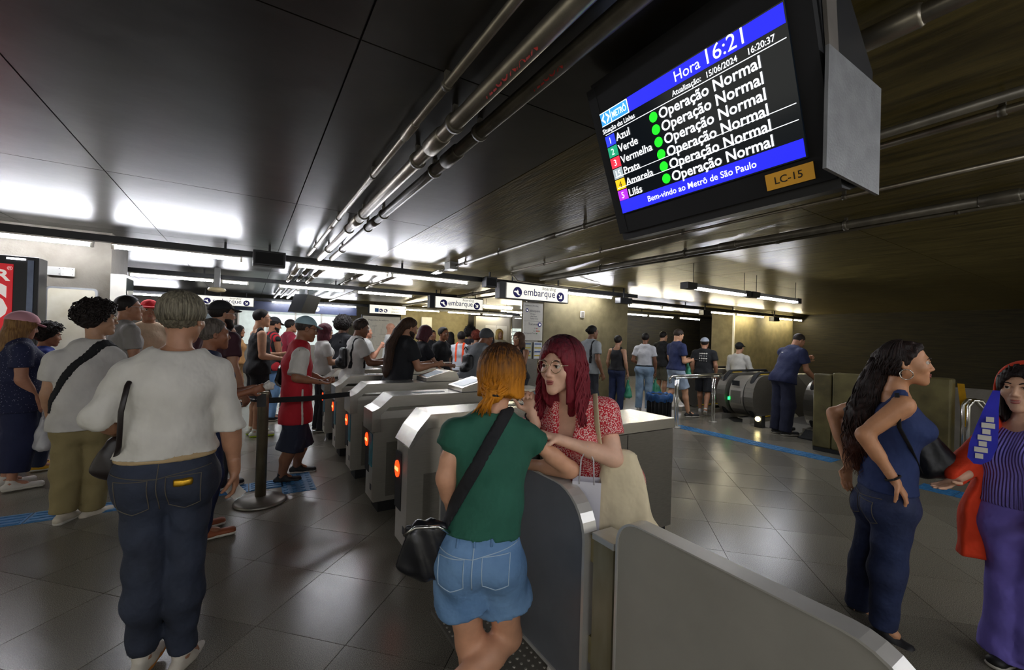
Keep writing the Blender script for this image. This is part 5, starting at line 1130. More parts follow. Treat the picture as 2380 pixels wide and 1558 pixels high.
cap_woman, cap_woman_j = person((-1.809, 5.789, 0), -62, 'stout woman in pink cap and navy dotted dress at the left edge', H=1.62, fem=True, skin='b58066', hair='long', hairc='6b4a2c', hairc2='9a7444', cap='d29aa4', sk={'fat': 1.3, 'hp': 14, 'arms': {'R': ((0.1, 0.0, -1), (0, 0.45, -0.9)), 'L': ((-0.1, 0.1, -1), (0.1, 0.6, -0.6))}}, topc=m_dots, loose=0.02, hem=-0.16, botc='1c2346', bt=1.75, bloose=0.035, shoe='cfcac2', h=0.014)
curly_child, curly_child_j = person((-1.821, 6.445, 0), -70, 'dark curly-haired child in blue shirt beside the woman in the pink cap', H=1.52, fem=True, skin='a06c4e', hair='curly', hairc='1c1412', sk={'hp': 10}, topc='2c3f8e', loose=0.02, hem=-0.05, botc='27304c', shoe='d0a020', h=0.014, face=1)
moustache_man, moustache_man_j = person((-1.108, 6.0, 0), -62, 'man with glasses in grey shirt behind the curly-haired young man', H=1.86, skin='a37458', hair='short', hairc='191412', beard=None, glass='c8c4bc', sk={'arms': {'R': ((0.1, 0.1, -1), (-0.45, 1, 0.1)), 'L': ((-0.1, 0.1, -1), (0.45, 1, 0.1))}, 'hy': -14}, topc='8d8a86', botc='2a2c34', h=0.014, face=1)
red_cap_man, red_cap_man_j = person((-1.026, 6.773, 0), 192, 'man in bright red cap and cream t-shirt facing the viewer', H=1.86, skin='94664a', hair='cap', hairc='2a2422', cap='d8202c', sk={'arms': {'R': ((0.1, 0.1, -1), (-0.45, 1, 0.1)), 'L': ((-0.1, 0.1, -1), (0.45, 1, 0.1))}}, topc='d0b89c', botc='3a3c44', h=0.014, face=1, brow='1c1410')
black_cap_man, black_cap_man_j = person((-0.234, 4.981, 0), -52, 'bearded man in black cap and maroon shirt behind the white blouse woman', H=1.8, skin='a57a60', hair='cap', hairc='18120f', cap='1b1c20', beard='18120f', glass='d0d0d0', sk={'hy': -12}, topc='3c1a26', botc='2a2c34', h=0.014, face=1)
short_woman, short_woman_j = person((-0.236, 3.863, 0), -72, 'short woman with grey-streaked dark hair in navy top and slim jeans', H=1.6, fem=True, skin='8e5c42', hair='tied', hairc='3a332e', hairc2='6a625a', sk={'fat': 1.05, 'J': {}, 'arms': {'R': ((0.12, 0.0, -1), (-0.0, 0.85, 0.2)), 'L': ((-0.1, 0.2, -1), (0.2, 1, 0.1))}}, topc='232c4c', sleeve=0.7, hem=-0.04, bottom='jeans', botc=d_navy, bloose=0.008, shoe='8a4a2a', h=0.014)
glasses_girl, glasses_girl_j = person((-0.238, 6.517, 0), -75, 'girl with glasses glimpsed between the black cap and the tank top', H=1.6, fem=True, skin='b98a70', hair='tied', hairc='1d1614', glass='2a2a2a', topc='6a2a3a', botc='2a2c34', h=0.016, face=1)
far_girl, far_girl_j = person((-0.164, 10.245, 0), -110, 'distant dark-haired girl in ochre top near the ticket hall', H=1.62, fem=True, skin='96684c', hair='long', hairc='181210', topc='b98a54', botc='8a6a44', h=0.018)
tank_man, tank_man_j = person((0.148, 7.219, 0), -78, 'young man in black tank top and black basketball shorts with white piping', H=1.84, skin='c09070', hair='short', hairc='191412', glass='1c1c1c', sk={'arms': {'R': ((0.12, 0.0, -1), (-0.1, 0.9, -0.15)), 'L': ((-0.1, 0.2, -1), (0.3, 1, 0))}}, tanktop=True, sleeve=0, topc='17171a', loose=0.02, hem=-0.1, bottom='shorts', botc='15151a', bt=1.05, bloose=0.045, bflare=0.03, shoe='d8dcd0', sole='b8d838', h=0.014, face=1)
stripe_man, stripe_man_j = person((0.369, 8.378, 0), -70, 'bearded man in black cap wearing a red, black and white striped jersey', H=1.76, skin='8e6046', hair='cap', hairc='18120f', cap='1c1c20', beard='18120f', sk={'hp': 14, 'arms': {'R': ((0.1, 0.15, -1), (-0.1, 0.6, -0.5))}}, topc=m_stripe, sleeve=0.3, loose=0.024, hem=-0.1, bottom='jeans', botc=d_mid, shoe='20242c', h=0.014, face=1)
maroon_man, maroon_man_j = person((0.69, 9.239, 0), -75, 'man in maroon t-shirt behind the football jersey', H=1.76, skin='96684c', hair='short', hairc='191412', topc='8e1c34', loose=0.03, botc='20242e', shoe='1c1c20', h=0.016)
white_top_woman, white_top_woman_j = person((1.009, 7.15, 0), -80, 'woman with burgundy hair and white top in front of the ticket hall', H=1.66, fem=True, skin='b08468', hair='long', hairc='521a28', glass='2a2a2a', sk={'arms': {'R': ((0.1, 0.25, -1), (-0.1, 1, 0.05)), 'L': ((-0.1, 0.3, -1), (0.1, 1, 0.05))}}, topc='cfccc8', botc='2a2c34', h=0.016, face=1)
afro_man, afro_man_j = person((1.38, 7.7, 0), -50, 'man with rounded curly hair in black sports vest seen from behind', H=1.78, skin='6e4a36', hair='afro', hairc='17110f', topc='16181e', loose=0.02, botc='20222a', h=0.016)
braids_man, braids_man_j = person((1.256, 6.16, 0), -86, 'young man with braided hair in white t-shirt reaching for the turnstile', H=1.73, skin='7e543c', hair='flat', hairc='15100e', hairc2='4a3a30', sk={'hp': 14, 'lean': 6, 'arms': {'R': ((0.1, 0.45, -0.9), (0, 1, 0.02)), 'L': ((-0.1, 0.4, -0.9), (0.1, 1, 0.05))}}, topc='d8d6d2', loose=0.024, hem=-0.08, botc='1c2028', h=0.014, face=1)
grey_man, grey_man_j = person((1.895, 8.3, 0), -80, 'grey-haired man in pale shirt rubbing his chin', H=1.68, skin='b07a60', hair='buzz', hairc='9a948c', sk={'arms': {'R': ((0.1, 0.3, -0.9), (-0.1, 0.6, 0.8))}}, topc='b4b4b0', botc='3a3c44', h=0.016, face=1)
bald_man, bald_man_j = person((2.672, 9.4, 0), -100, 'bald man with glasses glimpsed behind the long-haired man', H=1.78, skin='a87a60', hair=None, glass='1c1c1c', topc='d0d0cc', botc='3a3c44', h=0.018, face=1)
long_hair_man, long_hair_man_j = person((1.607, 5.22, 0), -82, 'man with very long brown hair in black t-shirt holding a card over the turnstile', H=1.75, skin='a8785c', hair=None, beard='2a1c14', sk={'hp': 20, 'lean': 9, 'arms': {'R': ((0.1, 0.35, -1), (0, 1, 0.16)), 'L': ((-0.1, 0.45, -0.9), (0.15, 1, 0.05))}}, topc='14161c', loose=0.034, hem=-0.12, botc='1c1e26', h=0.013, hands=(0.8, 0.7), face=1)
beanie_woman, beanie_woman_j = person((2.184, 6.16, 0), -84, 'woman with dark red hair and dark top leaning over her phone', H=1.68, fem=True, skin='b88a70', hair='bob', hairc='4a1c28', glass='3a4a6a', sk={'hp': 26, 'lean': 8, 'arms': {'R': ((0.1, 0.55, -0.85), (0, 1, -0.12)), 'L': ((-0.1, 0.3, -0.95), (0.25, 1, 0))}}, topc='1c1e26', botc='1c1e26', h=0.014, face=1)
shadow_man, shadow_man_j = person((3.979, 10.2, 0), -160, 'distant man in dark shirt against the yellow wall', H=1.66, skin='8e6046', hair='short', hairc='191412', topc='1a1c22', botc='1a1c22', h=0.018)
uniform_woman, uniform_woman_j = person((2.944, 7.05, 0), -150, 'smiling woman in black uniform polo shirt among the turnstiles', H=1.68, fem=True, skin='8a5a40', hair='tied', hairc='16110f', topc='15171c', sleeve=0.8, botc='1a1c22', h=0.014, face=1, smile=True)
black_hair_woman, black_hair_woman_j = person((4.223, 9.6, 0), -20, 'black-haired woman in dark vest with her back turned', H=1.62, fem=True, skin='96684c', hair='long', hairc='141010', tanktop=True, sleeve=0, topc='1c1e24', botc='1c1e24', h=0.018)
strap_man, strap_man_j = person((3.619, 7.7, 0), -40, 'person in white shirt with orange reflective braces', H=1.62, skin='7a5038', hair='short', hairc='17110f', topc='c8ccd4', botc='2a2c34', h=0.016)
spiky_man, spiky_man_j = person((4.551, 9.2, 0), -30, 'person with tall spiky dark hair in the crowd', H=1.72, skin='7a5038', hair='afro', hairc='17110f', topc='2a2c34', botc='2a2c34', h=0.018)
beanie_man, beanie_man_j = person((2.597, 5.25, 0), -75, 'man in grey beanie and grey shirt bending beside a turnstile', H=1.72, skin='8a5a42', hair='cap', hairc='3a3a3c', cap=None, sk={'lean': 26, 'hp': 22, 'arms': {'R': ((0.1, 0.6, -0.7), (0, 1, -0.3)), 'L': ((-0.1, 0.6, -0.7), (0, 1, -0.3))}}, topc='6f7276', loose=0.024, botc='2a2c34', h=0.014, face=1)
auburn_person, auburn_person_j = person((4.314, 8.4, 0), -45, 'person with curly auburn hair and bare shoulders', H=1.64, fem=True, skin='8e6046', hair='curly', hairc='6a2a1c', tanktop=True, sleeve=0, topc='a89080', botc='2a2c34', h=0.018)
brunette_woman, brunette_woman_j = person((4.431, 8.0, 0), -15, 'woman with long straight dark hair seen from behind', H=1.66, fem=True, skin='a8785c', hair='long', hairc='17110f', topc='3a3438', botc='2a2c34', h=0.018)
blond_woman, blond_woman_j = person((5.545, 9.506, 0), 172, 'blond long-haired woman facing the viewer by the lift', H=1.74, fem=True, skin='c49a80', hair='long', hairc='c8a860', topc='b8b4a0', botc='3a3c44', h=0.016, face=1)
thinking_woman, thinking_woman_j = person((3.927, 6.036, 0), 105, 'brown-haired woman with glasses resting her chin on her hand', H=1.62, fem=True, skin='a8785c', hair='long', hairc='5a4030', glass='d8d0c0', sk={'arms': {'L': ((-0.1, 0.35, -0.8), (0.35, 0.3, 0.9))}}, tanktop=True, sleeve=0, topc='1c1e24', botc='2a2c34', h=0.016, face=1)
polo_man, polo_man_j = person((5.506, 5.992, 0), -95, 'man with a small bun and glasses in pale grey polo with backpack strap', H=1.8, skin='7e563e', hair='short', hairc='15100e', glass='1c1c1c', topc='9aa0a4', loose=0.022, hem=-0.08, botc='2a2c34', h=0.016, face=1)
black_top_woman, black_top_woman_j = person((6.787, 6.55, 0), -72, 'woman in sleeveless black top and dark jeans carrying a green bag', H=1.64, fem=True, skin='b08468', hair='tied', hairc='16110f', tanktop=True, sleeve=0, topc='17171b', hem=0.0, bottom='jeans', botc=d_navy, h=0.016)
white_tee_woman, white_tee_woman_j = person((7.484, 6.4, 0), -62, 'woman in white t-shirt and light blue jeans carrying a green bag', H=1.72, fem=True, skin='7a5038', hair='short', hairc='15100e', sk={'fat': 1.08, 'arms': {'R': ((0.2, 0.0, -1), (0, 0.2, -1)), 'L': ((-0.3, -0.1, -1), (0.2, 0.5, -0.2))}}, topc='c4c6ca', hem=0.05, tuck=True, loose=0.014, bottom='jeans', botc=d_light, bloose=0.016, shoe='c8c4bc', h=0.015)
dark_tee_man, dark_tee_man_j = person((9.007, 7.15, 0), -95, 'young man in black t-shirt and olive shorts beside the bin', H=1.8, skin='b08468', hair='short', hairc='15100e', topc='17181a', loose=0.026, hem=-0.08, bottom='shorts', botc='4c4a3c', bt=0.9, bloose=0.03, shoe='1c1c1e', h=0.016)
navy_tee_man, navy_tee_man_j = person((7.578, 5.65, 0), -108, 'tall man in navy t-shirt and pale blue shorts looking at his phone', H=1.8, skin='c09070', hair='short', hairc='2a2018', sk={'hp': 22, 'arms': {'R': ((0.1, 0.1, -1), (-0.45, 1, 0.1)), 'L': ((-0.1, 0.1, -1), (0.45, 1, 0.1))}, 'stance': 'walkR'}, topc='1e2850', loose=0.024, hem=-0.02, bottom='shorts', botc='9aaabc', bt=0.86, bloose=0.03, shoe='17171a', h=0.015)
grey_cap_man, grey_cap_man_j = person((8.415, 5.58, 0), -66, 'man in grey cap and black t-shirt with white back print near the escalator', H=1.64, skin='a37458', hair='cap', hairc='241c18', cap='9aa2ae', sk={'stance': 'walkL'}, topc='141518', loose=0.026, hem=-0.04, bottom='shorts', botc='16181e', bt=0.95, bloose=0.03, shoe='c8c8c4', h=0.015)
sweater_man, sweater_man_j = person((9.738, 5.58, -0.18), -88, 'man in white long-sleeved shirt and black cap riding down the escalator', H=1.74, skin='b08468', hair='cap', hairc='17110f', cap='17181b', sk={'arms': {'R': ((0.25, 0.2, -1), (0.0, 1, -0.2)), 'L': ((-0.2, 0.1, -1), (0, 0.6, -0.6))}}, topc='c8c6be', sleeve=1.95, loose=0.014, hem=-0.02, botc='1c1e24', h=0.015)
escalator_person, escalator_person_j = person((10.459, 5.58, -0.85), -120, 'person in red shirt and dark cap already low on the escalator', H=1.7, skin='7e563e', hair='cap', hairc='17110f', cap='2a2c34', topc='b0202c', botc='1c1e24', h=0.018, glass='1c1c1c', face=1)
cleaner, cleaner_j = person((7.87, 3.72, 0), -112, 'station cleaner in dark navy uniform bending over a long mop handle', H=1.8, skin='96684c', hair='buzz', hairc='221a16', sk={'lean': 22, 'hp': 34, 'stance': 'stand', 'arms': {'R': ((0.12, 0.25, -1), (-0.15, 0.8, -0.6)), 'L': ((-0.05, 0.7, -0.6), (0.1, 0.7, 0.25))}}, topc='141c3e', loose=0.034, hem=-0.1, botc='10152e', bloose=0.03, shoe='141416', h=0.014, hands=(1.1, 1.1))
m_strapblack = cloth('15161a', bump=.3); m_bagblack = cloth('101116', bump=.25, rough=.5)
hb = grad_hair('orange_bob_hair', '3a2210', 'c47c14', green_woman_j['head'][2]-.06, green_woman_j['head'][2]+.11)
F_ = hair_mesh(green_woman_j, 'bob', .0065); G_ = green_woman_j; F_.clip(h2w(G_, (0, 0, -.088)), -G_['hR'][2]); F_.clip(h2w(G_, (0, -.075, -.075)), unit(-G_['hR'][2]-G_['hR'][1]*.55)); F_.ball(h2w(G_, (.005, -.112, -.065)), (.034, .030, .034), .02); F_.cone(h2w(G_, (.0, -.125, -.07)), h2w(G_, (-.05, -.125, -.125)), .018, .006, .02)
np_mesh('hair', [strands(F_, G_, .002).mesh()], hb, green_woman)
locks(G_, green_woman, hb, 330, [(35, 325)], lambda a: -.078 if 60 < a < 300 else -.10, r=(.095, .114, .105), flare=.0, curl=.26, wav=.004, rad=.0062, seed=4)
b_ = MB(); rn_ = random.Random(5)
for q in range(46):
    a0 = rn_.uniform(-1.0, 1.0); o0 = h2w(G_, (.09*math.sin(a0), -.015-.10*math.cos(a0), -.035+rn_.uniform(-.03, .03))); o1 = h2w(G_, (rn_.uniform(-.02, .025), -.130+rn_.uniform(-.012, .012), -.062+rn_.uniform(-.02, .02))); mid = (o0+o1)/2+(o1-green_woman_j['head'])*.12
    b_.tube([o0, mid, o1], [.003, .0055, .004], 5)
for q in range(16):
    o0 = h2w(G_, (rn_.uniform(-.015, .02), -.135, -.06)); o1 = h2w(G_, (rn_.uniform(-.10, .0), -.13+rn_.uniform(-.02, .02), -.135+rn_.uniform(-.03, .02))); b_.tube([o0, (o0+o1)/2+h2w(G_, (0, -.02, 0))-green_woman_j['head'], o1], [.006, .005, .0015], 5)
b_.build('tied_locks', hb, green_woman)
MB().tube([h2w(G_, (.012+.02*math.cos(t*.63), -.130+.012*math.sin(t*.63), -.066)) for t in range(11)], .006, 6).build('hair_tie', m_blackmatt, green_woman)
zb = G_['pel'][2]; sm_ = mat('denim_stitch', 'a9bfd2', .8, var=0)
for s_ in (1, -1): pocket(green_woman, G_, G_['pel'][0]+s_*.078, zb-.045, .048, .060, sm_)
seam(green_woman, G_, 'Fbot', [(G_['pel'][0], zb+.06), (G_['pel'][0]-.004, zb-.10)], sm_, .0025, 'centre_seam')
seam(green_woman, G_, 'Fbot', [(G_['pel'][0]-.15, zb+.035), (G_['pel'][0], zb+.012), (G_['pel'][0]+.15, zb+.035)], sm_, .002, 'yoke_seam')
for x_ in (-.06, .0, .06): seam(green_woman, G_, 'Fbot', [(G_['pel'][0]+x_, zb+.085), (G_['pel'][0]+x_, zb+.045)], d_mid, .005, 'belt_loop')
strap(green_woman, G_, (0.096, 0.054, 1.246), (-0.141, -0.04, 0.806), .024, m_strapblack, 'bag_strap', th=.010, zlo=0.786)
o = empty('crossbody_bag', (0.565, 1.468, 0.637), math.radians(-22), 'shiny black crossbody bag hanging at the green-top woman\'s hip', 'bag')
F_ = Field((-.16, -.09, -.02), (.16, .09, .30), .009); F_.cone((0, 0, .05), (.02, 0, .19), (.095, .042), (.075, .032), .03, side=(1, 0, 0)); F_.wrinkle(.008, 30, 40); np_mesh('pouch', [F_.mesh()], mat('black_leather', '14151a', .3, var=.3, scale=14), o)
MB().tube([(-.07, -.03, .185), (-.03, -.042, .215), (.05, -.042, .215), (.09, -.03, .185)], .006, 6).build('zip', m_chrome, o); MB().box(-.07, .08, .03, .045, .06, .19, .01).build('back_panel', m_bagblack, o)
rh = grad_hair('burgundy_hair', '1c0c10', '741826', red_woman_j['head'][2]+.03, red_woman_j['head'][2]+.15)
G_ = red_woman_j; F_ = hair_mesh(G_, 'long', .0065)
F_.clip(h2w(G_, (0, 0, -.26)), -G_['hR'][2]); np_mesh('hair', [strands(F_, G_, .002).mesh()], rh, red_woman)
locks(G_, red_woman, rh, 420, [(62, 180), (180, 290)], lambda a: -.25 if 70 < a < 290 else -.235, r=(.098, .116, .107), flare=.10, curl=-.06, wav=.010, rad=.0062, seed=9, seg=11)
locks(G_, red_woman, rh, 70, [(-42, 42)], lambda a: .045, r=(.094, .104, .100), rad=.0048, seed=11, tend=lambda a: 1.02+.16*math.sin(a*.2), name='fringe')
glasses(G_, red_woman, mat('glasses_gold', 'c8b898', .25, .8, var=0), .029)
w_ = G_['wrR']-unit(G_['wrR']-G_['elR'])*.02; t_ = unit(G_['wrR']-G_['elR']); a_ = unit(np.cross(t_, V(0, 0, 1)+t_*.3)); c_ = np.cross(t_, a_)
MB().tube([w_+a_*.029*math.cos(k*.5236)+c_*.029*math.sin(k*.5236) for k in range(13)], .004, 6).build('hair_tie_bracelet', m_blackmatt, red_woman)
o = empty('tote_bag', (1.358, 1.242, 0.715), math.radians(-47), 'cream canvas tote bag hanging from the red-haired woman\'s shoulder', 'bag')
F_ = Field((-.22, -.12, -.02), (.22, .12, .42), .010); F_.cone((-.005, 0, .05), (-.03, 0, .33), (.125, .05), (.075, .03), .03, side=(1, 0, 0)); F_.cone((.06, .0, .035), (.125, 0, .02), .03, .02, .05); F_.wrinkle(.006, 10, 26, 2.); np_mesh('canvas', [F_.mesh()], cloth('e0d2b0'), o)
MB().tube([(-0.136, -0.027, 0.591), (-0.122, -0.046, 0.461), (-0.099, -0.005, 0.291), (-0.091, 0.075, 0.175)], .016, 8, True, .25).build('strap', mat('canvas_strap', 'cfc09c', .85), o)
o = empty('paper_bag', (1.214, 1.325, 0.751), math.radians(-42), 'white paper shopping bag with cord handles behind the swing gate', 'bag')
MB().add([(-.055, -.03, 0), (.055, -.03, 0), (.055, .03, 0), (-.055, .03, 0), (-.058, -.035, .20), (.058, -.035, .20), (.058, .035, .20), (-.058, .035, .20)], [(0, 1, 2, 3), (0, 1, 5, 4), (1, 2, 6, 5), (2, 3, 7, 6), (3, 0, 4, 7)]).build('bag_body', mat('white_paper', 'd4d2da', .6, var=.03), o)
for y in (-.035, .035): MB().tube([(-.03, y, .19), (-.025, y, .29), (0, y, .345), (.025, y, .29), (.03, y, .19)], .003, 6).build('handle', mat('grey_cord', 'c8c4c8', .7), o)
G_ = curly_woman_j; ch_ = grad_hair('dark_curly_hair', '1a100e', '4a2416', G_['head'][2]-.62, G_['head'][2]-.25)
F_ = hair_mesh(G_, 'tied', .007, [(np.array((-0.059, 0.017, 1.464)), np.array((-0.097, -0.017, 1.311)), .075, .080), (np.array((-0.097, -0.017, 1.311)), np.array((-0.061, -0.081, 1.154)), .080, .085), (np.array((-0.061, -0.081, 1.154)), np.array((-0.033, -0.114, 1.001)), .080, .065), (np.array((-0.033, -0.114, 1.001)), np.array((-0.034, -0.117, 0.869)), .06, .02)])
F_.lumps(.008, 70); np_mesh('hair', [strands(F_, G_, .002).mesh()], ch_, curly_woman)
chain_locks(curly_woman, ch_, [(-0.059, 0.017, 1.464), (-0.097, -0.017, 1.311), (-0.061, -0.081, 1.154), (-0.033, -0.114, 1.001), (-0.036, -0.121, 0.809)], [(.075, .075), (.088, .085), (.092, .085), (.075, .07), (.045, .04)], 190, rad=.0065, wav=.022)
locks(G_, curly_woman, ch_, 170, [(98, 180), (180, 262)], lambda a: -.07, r=(.089, .110, .099), rad=.0052, seed=21, tend=1.5, curl=.25, wav=.006)
for k in (0, 1): 
    c_ = h2w(G_, (.088-.176*k, -.004, -.058)); MB().tube([c_+G_['hR'][1]*.026*math.cos(t*.5236)+G_['hR'][2]*.026*math.sin(t*.5236) for t in range(13)], .0025, 6).build('hoop_earring', m_chrome, curly_woman)
t_ = unit(G_['wrR']-G_['elR']); a_ = unit(np.cross(t_, V(0, 0, 1)+t_*.3)); c_ = np.cross(t_, a_); w_ = G_['wrR']-t_*.015
MB().tube([w_+a_*.032*math.cos(k*.5236)+c_*.032*math.sin(k*.5236) for k in range(13)], .005, 6).build('bracelet', m_blackmatt, curly_woman)
sm_ = mat('dark_stitch', '5a5348', .8, var=0); zb = G_['pel'][2]
for s_ in (1, -1): pocket(curly_woman, G_, G_['pel'][0]+s_*.078, zb-.07, .052, .062, sm_)
seam(curly_woman, G_, 'Fbot', [(G_['pel'][0]-.15, zb+.02), (G_['pel'][0], zb-.0), (G_['pel'][0]+.15, zb+.02)], sm_, .002, 'yoke_seam')
o = empty('shoulder_bag', (3.093, 0.728, 0.831), math.radians(-77), 'black soft shoulder bag carried in front of the curly-haired woman', 'bag')
F_ = Field((-.2, -.12, -.02), (.2, .12, .40), .010); F_.cone((.02, 0, .08), (-.04, 0, .26), (.115, .06), (.05, .04), .04, side=(1, 0, 0)); F_.wrinkle(.006, 22, 26); np_mesh('pouch', [F_.mesh()], m_bagblack, o)
MB().tube([(-0.123, -0.248, 0.472), (-0.11, -0.277, 0.302), (-0.07, -0.255, 0.209), (-0.031, -0.122, 0.063)], .014, 8, True, .3).build('strap', m_strapblack, o)
G_ = hoodie_girl_j; Jp = [v for n, v in G_.items() if isinstance(v, np.ndarray) and v.shape == (3,)]
lo, hi = bbox(Jp, .2); F_ = Field(lo, hi, .0115); torso(F_, G_, .034); s_ = sect(G_, .044)
F_.cone(G_['pel'], G_['pel']-V(0, 0, .30), s_['pel'], (s_['pel'][0]*1.1, s_['pel'][1]*1.15), .05, side=side_of(G_, 'hipR', 'hipL'))
for n in 'RL': arm(F_, G_, n, .022, 0., 1.86, .02, flare=.008)
F_.wrinkle(.006, 30, 16, 3.)
F_.clip(G_['pel']-V(0, 0, .24), (0, 0, -1))
fw = unit(np.cross(V(0, 0, 1), side_of(G_, 'shR', 'shL')))
F_.cone(G_['neck']+fw*.16+V(0, 0, .06), G_['pel']+fw*.30-V(0, 0, .5), (.07, .2), (.17, .2), .01, 'sub', side=side_of(G_, 'shR', 'shL'))
F_.cone(G_['neck']+V(0, 0, .02), G_['neck']+V(0, 0, .2), .085, .10, .01, 'sub')
np_mesh('jacket', [F_.mesh()], cloth('d83a12', bump=.3), hoodie_girl)
F_ = Field(G_['head']-.24, G_['head']+.22, .0085); R_h = G_['hR']
F_.ball(h2w(G_, (0, -.035, .02)), np.array((.106, .120, .124)), .02, 'add', R_h); F_.cone(h2w(G_, (0, -.06, -.06)), h2w(G_, (0, -.05, -.17)), (.115, .10), (.12, .10), .05, side=R_h[0])
F_.ball(h2w(G_, (0, .06, -.03)), np.array((.092, .14, .138)), .01, 'sub', R_h); F_.cone(h2w(G_, (0, .06, -.1)), h2w(G_, (0, .06, -.25)), .09, .11, .01, 'sub')
np_mesh('hood', [F_.mesh()], cloth('d83a12', bump=.3), hoodie_girl)
o = MB().add([(0.005, 0.098, 1.338), (-0.001, 0.108, 1.338), (-0.015, 0.085, 1.338), (-0.021, 0.095, 1.338), (-0.004, 0.163, 1.252), (-0.011, 0.173, 1.252), (-0.044, 0.137, 1.252), (-0.051, 0.147, 1.252), (-0.007, 0.209, 1.171), (-0.014, 0.219, 1.171), (-0.067, 0.17, 1.171), (-0.074, 0.18, 1.171), (0.012, 0.222, 1.076), (0.005, 0.232, 1.076), (-0.065, 0.171, 1.076), (-0.071, 0.181, 1.076), (0.016, 0.224, 1.008), (0.01, 0.234, 1.008), (-0.047, 0.182, 1.008), (-0.054, 0.192, 1.008), (-0.001, 0.213, 0.982), (-0.008, 0.223, 0.982), (-0.021, 0.199, 0.982), (-0.028, 0.209, 0.982)], [(1, 3, 7, 5), (0, 4, 6, 2), (0, 1, 5, 4), (2, 6, 7, 3), (5, 7, 11, 9), (4, 8, 10, 6), (4, 5, 9, 8), (6, 10, 11, 7), (9, 11, 15, 13), (8, 12, 14, 10), (8, 9, 13, 12), (10, 14, 15, 11), (13, 15, 19, 17), (12, 16, 18, 14), (12, 13, 17, 16), (14, 18, 19, 15), (17, 19, 23, 21), (16, 20, 22, 18), (16, 17, 21, 20), (18, 22, 23, 19)]).build('scarf', mat('scarf_blue', '2c2eb4', .8), hoodie_girl)
MB().add([(-0.041, 0.204, 1.192), (-0.041, 0.204, 1.216), (-0.062, 0.19, 1.192), (-0.062, 0.19, 1.216), (-0.042, 0.206, 1.192), (-0.042, 0.206, 1.216), (-0.063, 0.192, 1.192), (-0.063, 0.192, 1.216)], [(0,1,3,2),(4,5,7,6),(0,1,5,4),(2,3,7,6),(0,2,6,4),(1,3,7,5)]).build('scarf_print', m_white, o)
MB().add([(-0.029, 0.212, 1.162), (-0.029, 0.212, 1.186), (-0.065, 0.188, 1.162), (-0.065, 0.188, 1.186), (-0.03, 0.214, 1.162), (-0.03, 0.214, 1.186), (-0.066, 0.189, 1.162), (-0.066, 0.189, 1.186)], [(0,1,3,2),(4,5,7,6),(0,1,5,4),(2,3,7,6),(0,2,6,4),(1,3,7,5)]).build('scarf_print', m_white, o)
MB().add([(-0.031, 0.21, 1.132), (-0.031, 0.21, 1.156), (-0.053, 0.196, 1.132), (-0.053, 0.196, 1.156), (-0.033, 0.212, 1.132), (-0.033, 0.212, 1.156), (-0.054, 0.197, 1.132), (-0.054, 0.197, 1.156)], [(0,1,3,2),(4,5,7,6),(0,1,5,4),(2,3,7,6),(0,2,6,4),(1,3,7,5)]).build('scarf_print', m_white, o)
MB().add([(-0.019, 0.218, 1.102), (-0.019, 0.218, 1.126), (-0.056, 0.194, 1.102), (-0.056, 0.194, 1.126), (-0.02, 0.22, 1.102), (-0.02, 0.22, 1.126), (-0.057, 0.195, 1.102), (-0.057, 0.195, 1.126)], [(0,1,3,2),(4,5,7,6),(0,1,5,4),(2,3,7,6),(0,2,6,4),(1,3,7,5)]).build('scarf_print', m_white, o)
MB().add([(-0.022, 0.216, 1.072), (-0.022, 0.216, 1.096), (-0.044, 0.201, 1.072), (-0.044, 0.201, 1.096), (-0.023, 0.217, 1.072), (-0.023, 0.217, 1.096), (-0.045, 0.203, 1.072), (-0.045, 0.203, 1.096)], [(0,1,3,2),(4,5,7,6),(0,1,5,4),(2,3,7,6),(0,2,6,4),(1,3,7,5)]).build('scarf_print', m_white, o)
MB().add([(-0.01, 0.224, 1.042), (-0.01, 0.224, 1.066), (-0.047, 0.199, 1.042), (-0.047, 0.199, 1.066), (-0.011, 0.225, 1.042), (-0.011, 0.225, 1.066), (-0.048, 0.201, 1.042), (-0.048, 0.201, 1.066)], [(0,1,3,2),(4,5,7,6),(0,1,5,4),(2,3,7,6),(0,2,6,4),(1,3,7,5)]).build('scarf_print', m_white, o)
MB().add([(-0.013, 0.222, 1.011), (-0.013, 0.222, 1.035), (-0.035, 0.207, 1.011), (-0.035, 0.207, 1.035), (-0.014, 0.223, 1.011), (-0.014, 0.223, 1.035), (-0.036, 0.209, 1.011), (-0.036, 0.209, 1.035)], [(0,1,3,2),(4,5,7,6),(0,1,5,4),(2,3,7,6),(0,2,6,4),(1,3,7,5)]).build('scarf_print', m_white, o)
G_ = white_woman_j; patch(white_woman, G_, 'Fbot', 'belt', cloth('b39a72'), .010, boxr(G_['pel']+V(0, 0, .052), (.4, .4, .015)))
locks(G_, white_woman, hair_mat('8d8672', '4a453a'), 260, [(60, 300)], lambda a: .2, r=(.089, .109, .099), rad=.0052, seed=31, tend=2.0)
sm_ = mat('dark_stitch', '5a5348', .8, var=0); zb = G_['pel'][2]
for s_ in (1, -1): pocket(white_woman, G_, G_['pel'][0]+s_*.085, zb-.095, .058, .075, sm_)
seam(white_woman, G_, 'Fbot', [(G_['pel'][0], zb+.06), (G_['pel'][0], zb-.16)], sm_, .002, 'centre_seam'); seam(white_woman, G_, 'Fbot', [(G_['pel'][0]-.17, zb+.005), (G_['pel'][0], zb-.02), (G_['pel'][0]+.17, zb+.005)], sm_, .002, 'yoke_seam')
patch(white_woman, G_, 'Fbot', 'brand_patch', mat('gold_patch', 'c09428', .35, .8), .009, boxr(G_['pel']+V(.085, -.15, -.05), (.034, .12, .018)))
